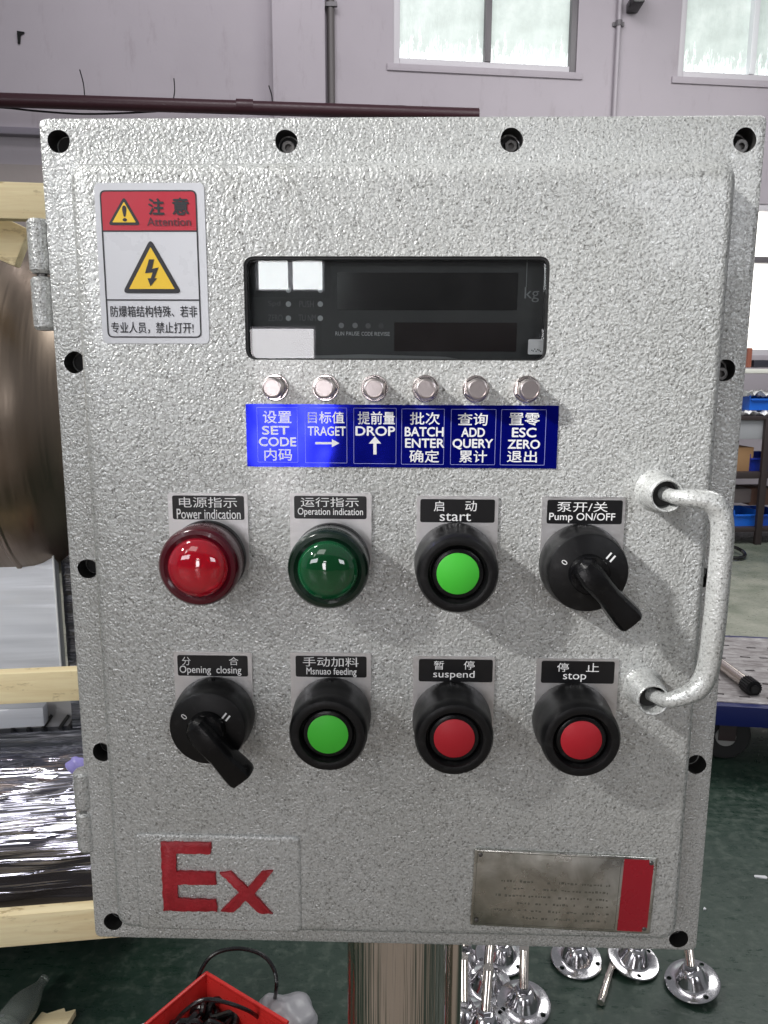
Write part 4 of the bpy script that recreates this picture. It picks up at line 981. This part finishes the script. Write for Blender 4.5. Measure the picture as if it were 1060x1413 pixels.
# crumpled papers
for k, (px, py, w_, h_, lb) in enumerate(((1052, 548, .24, .05, 'crumpled white paper heaped over the blue bin on the third shelf'), (1046, 573, .26, .035, 'white paper sheets lying at the edge of the third shelf'))):
    u_, z_ = PR(px, py, .03); q = RO+RU*u_+RN*.12; bm = new(); bmesh.ops.create_grid(bm, x_segments=14, y_segments=8, size=.5)
    random.seed(20+k)
    for v_ in bm.verts: v_.co = Vector((v_.co.x*w_, v_.co.y*.16, h_*random.random()))
    r = bmesh.ops.extrude_face_region(bm, geom=bm.faces[:])
    for g in r['geom']:
        if isinstance(g, bmesh.types.BMVert): g.co.z -= .003
    tag(obj('paper', bm, mat('white paper', (.82, .82, .82), .7), loc=(q.x, q.y, z_), rot=(0, 0, RA), smooth=False), lb, 'paper')
# black hoop on the floor
p = PG(1002, 766); bm = new()
tube(bm, [(.10*math.cos(t*.2), .16*math.sin(t*.2), .03+.012*math.sin(t*.2)) for t in range(32)], .012, 8)
tag(obj('hose_ring', bm, M_CAB, loc=p), 'black hose ring lying on the pale floor near the rack', 'hose')

# trolley with roller on it
TA = D2R(-6); TZ = .215
p0 = PG(938, 966, TZ); 
tr = thing('trolley', 'low flat trolley with slotted grey deck and navy blue frame', 'trolley', (p0.x, p0.y, 0), (0, 0, TA))
def deckm():
    m = mat('scuffed grey deck', (.30, .28, .28), .55); v = coords(m); bump(m, noise(m, v, 60, 4), .4, .004)
    c = ramp(m, noise(m, coords(m, (1, 3, 1)), 16, 5, .7), [(.35, (.16, .14, .14)), (.6, (.36, .34, .34)), (.78, (.62, .6, .6))]); ln(m, c, BS(m).inputs['Base Color']); return m
bm = new(); box(bm, (.35, .31, TZ-.011), (1.1, .60, .02), bev=.002); dk = obj('deck', bm, deckm(), tr, smooth=False)
cb = new(); random.seed(5)
for j in range(5):
    for i in range(9): box(cb, (-.10+i*.075+(j % 2)*.03+random.uniform(-.01, .01), .06+j*.11+random.uniform(-.01, .01), TZ), (.032, .012, .1), Matrix.Rotation(random.uniform(-.3, .3), 3, 'Z'))
bpy.context.view_layer.update(); boolean(dk, cb)
bm = new(); box(bm, (.35, 0, TZ-.035), (1.1, .03, .062), bev=.003); box(bm, (.35, .62, TZ-.035), (1.1, .03, .062), bev=.003); obj('frame_rail', bm, mat('navy blue paint', (.006, .012, .10), .35), tr)
M_TYRE = mat('black rubber tyre', (.008, .008, .008), .6)
for wx, wyy in ((.16, .09), (.75, .09), (.75, .5)):
    w_ = part('castor', tr, (wx, wyy, .0))
    bm = new(); lathe(bm, [(.02, -.02), (.070, -.02), (.076, -.012), (.076, .012), (.070, .02), (.02, .02)], Matrix.Translation((0, 0, .077)) @ Matrix.Rotation(math.pi/2, 4, 'X'), 36); obj('tyre', bm, M_TYRE, w_)
    bm = new(); lathe(bm, [(.006, -.026), (.03, -.024), (.03, .024), (.006, .026)], Matrix.Translation((0, 0, .077)) @ Matrix.Rotation(math.pi/2, 4, 'X'), 24); obj('hub', bm, mat('grey castor hub', (.25, .25, .24), .5), w_)
    bm = new(); box(bm, (0, -.034, .115), (.05, .006, .09), bev=.002); box(bm, (0, .034, .115), (.05, .006, .09), bev=.002); box(bm, (0, 0, .163), (.08, .08, .006)); obj('fork', bm, M_RACK, w_)
a, b = PG(900, 846, TZ+.02), PG(1040, 950, TZ+.02)
rl = thing('roller', 'bright steel roller with black toothed end lying on the trolley deck', 'roller', a)
bm = new(); dv = b-a; tube(bm, [Vector((0, 0, 0)), dv*.95], .018, 24); obj('tube', bm, M_CHROME, rl)
bm = new(); dn = dv.normalized(); seg = 40; rs = []; Q = dn.to_track_quat('Z', 'Y').to_matrix()
for l_ in (.945, .95, 1.0, 1.005):
    rs.append([dv*l_ + Q @ Vector(((.0225+.003*(k % 2))*math.cos(2*math.pi*k/seg), (.0225+.003*(k % 2))*math.sin(2*math.pi*k/seg), 0)) for k in range(seg)])
rings(bm, rs); obj('toothed_end', bm, M_BLACK, rl, smooth=False)
bm = new(); tube(bm, [dv*1.004, dv*1.012], .012, 16); obj('bore', bm, M_GASKET, rl)
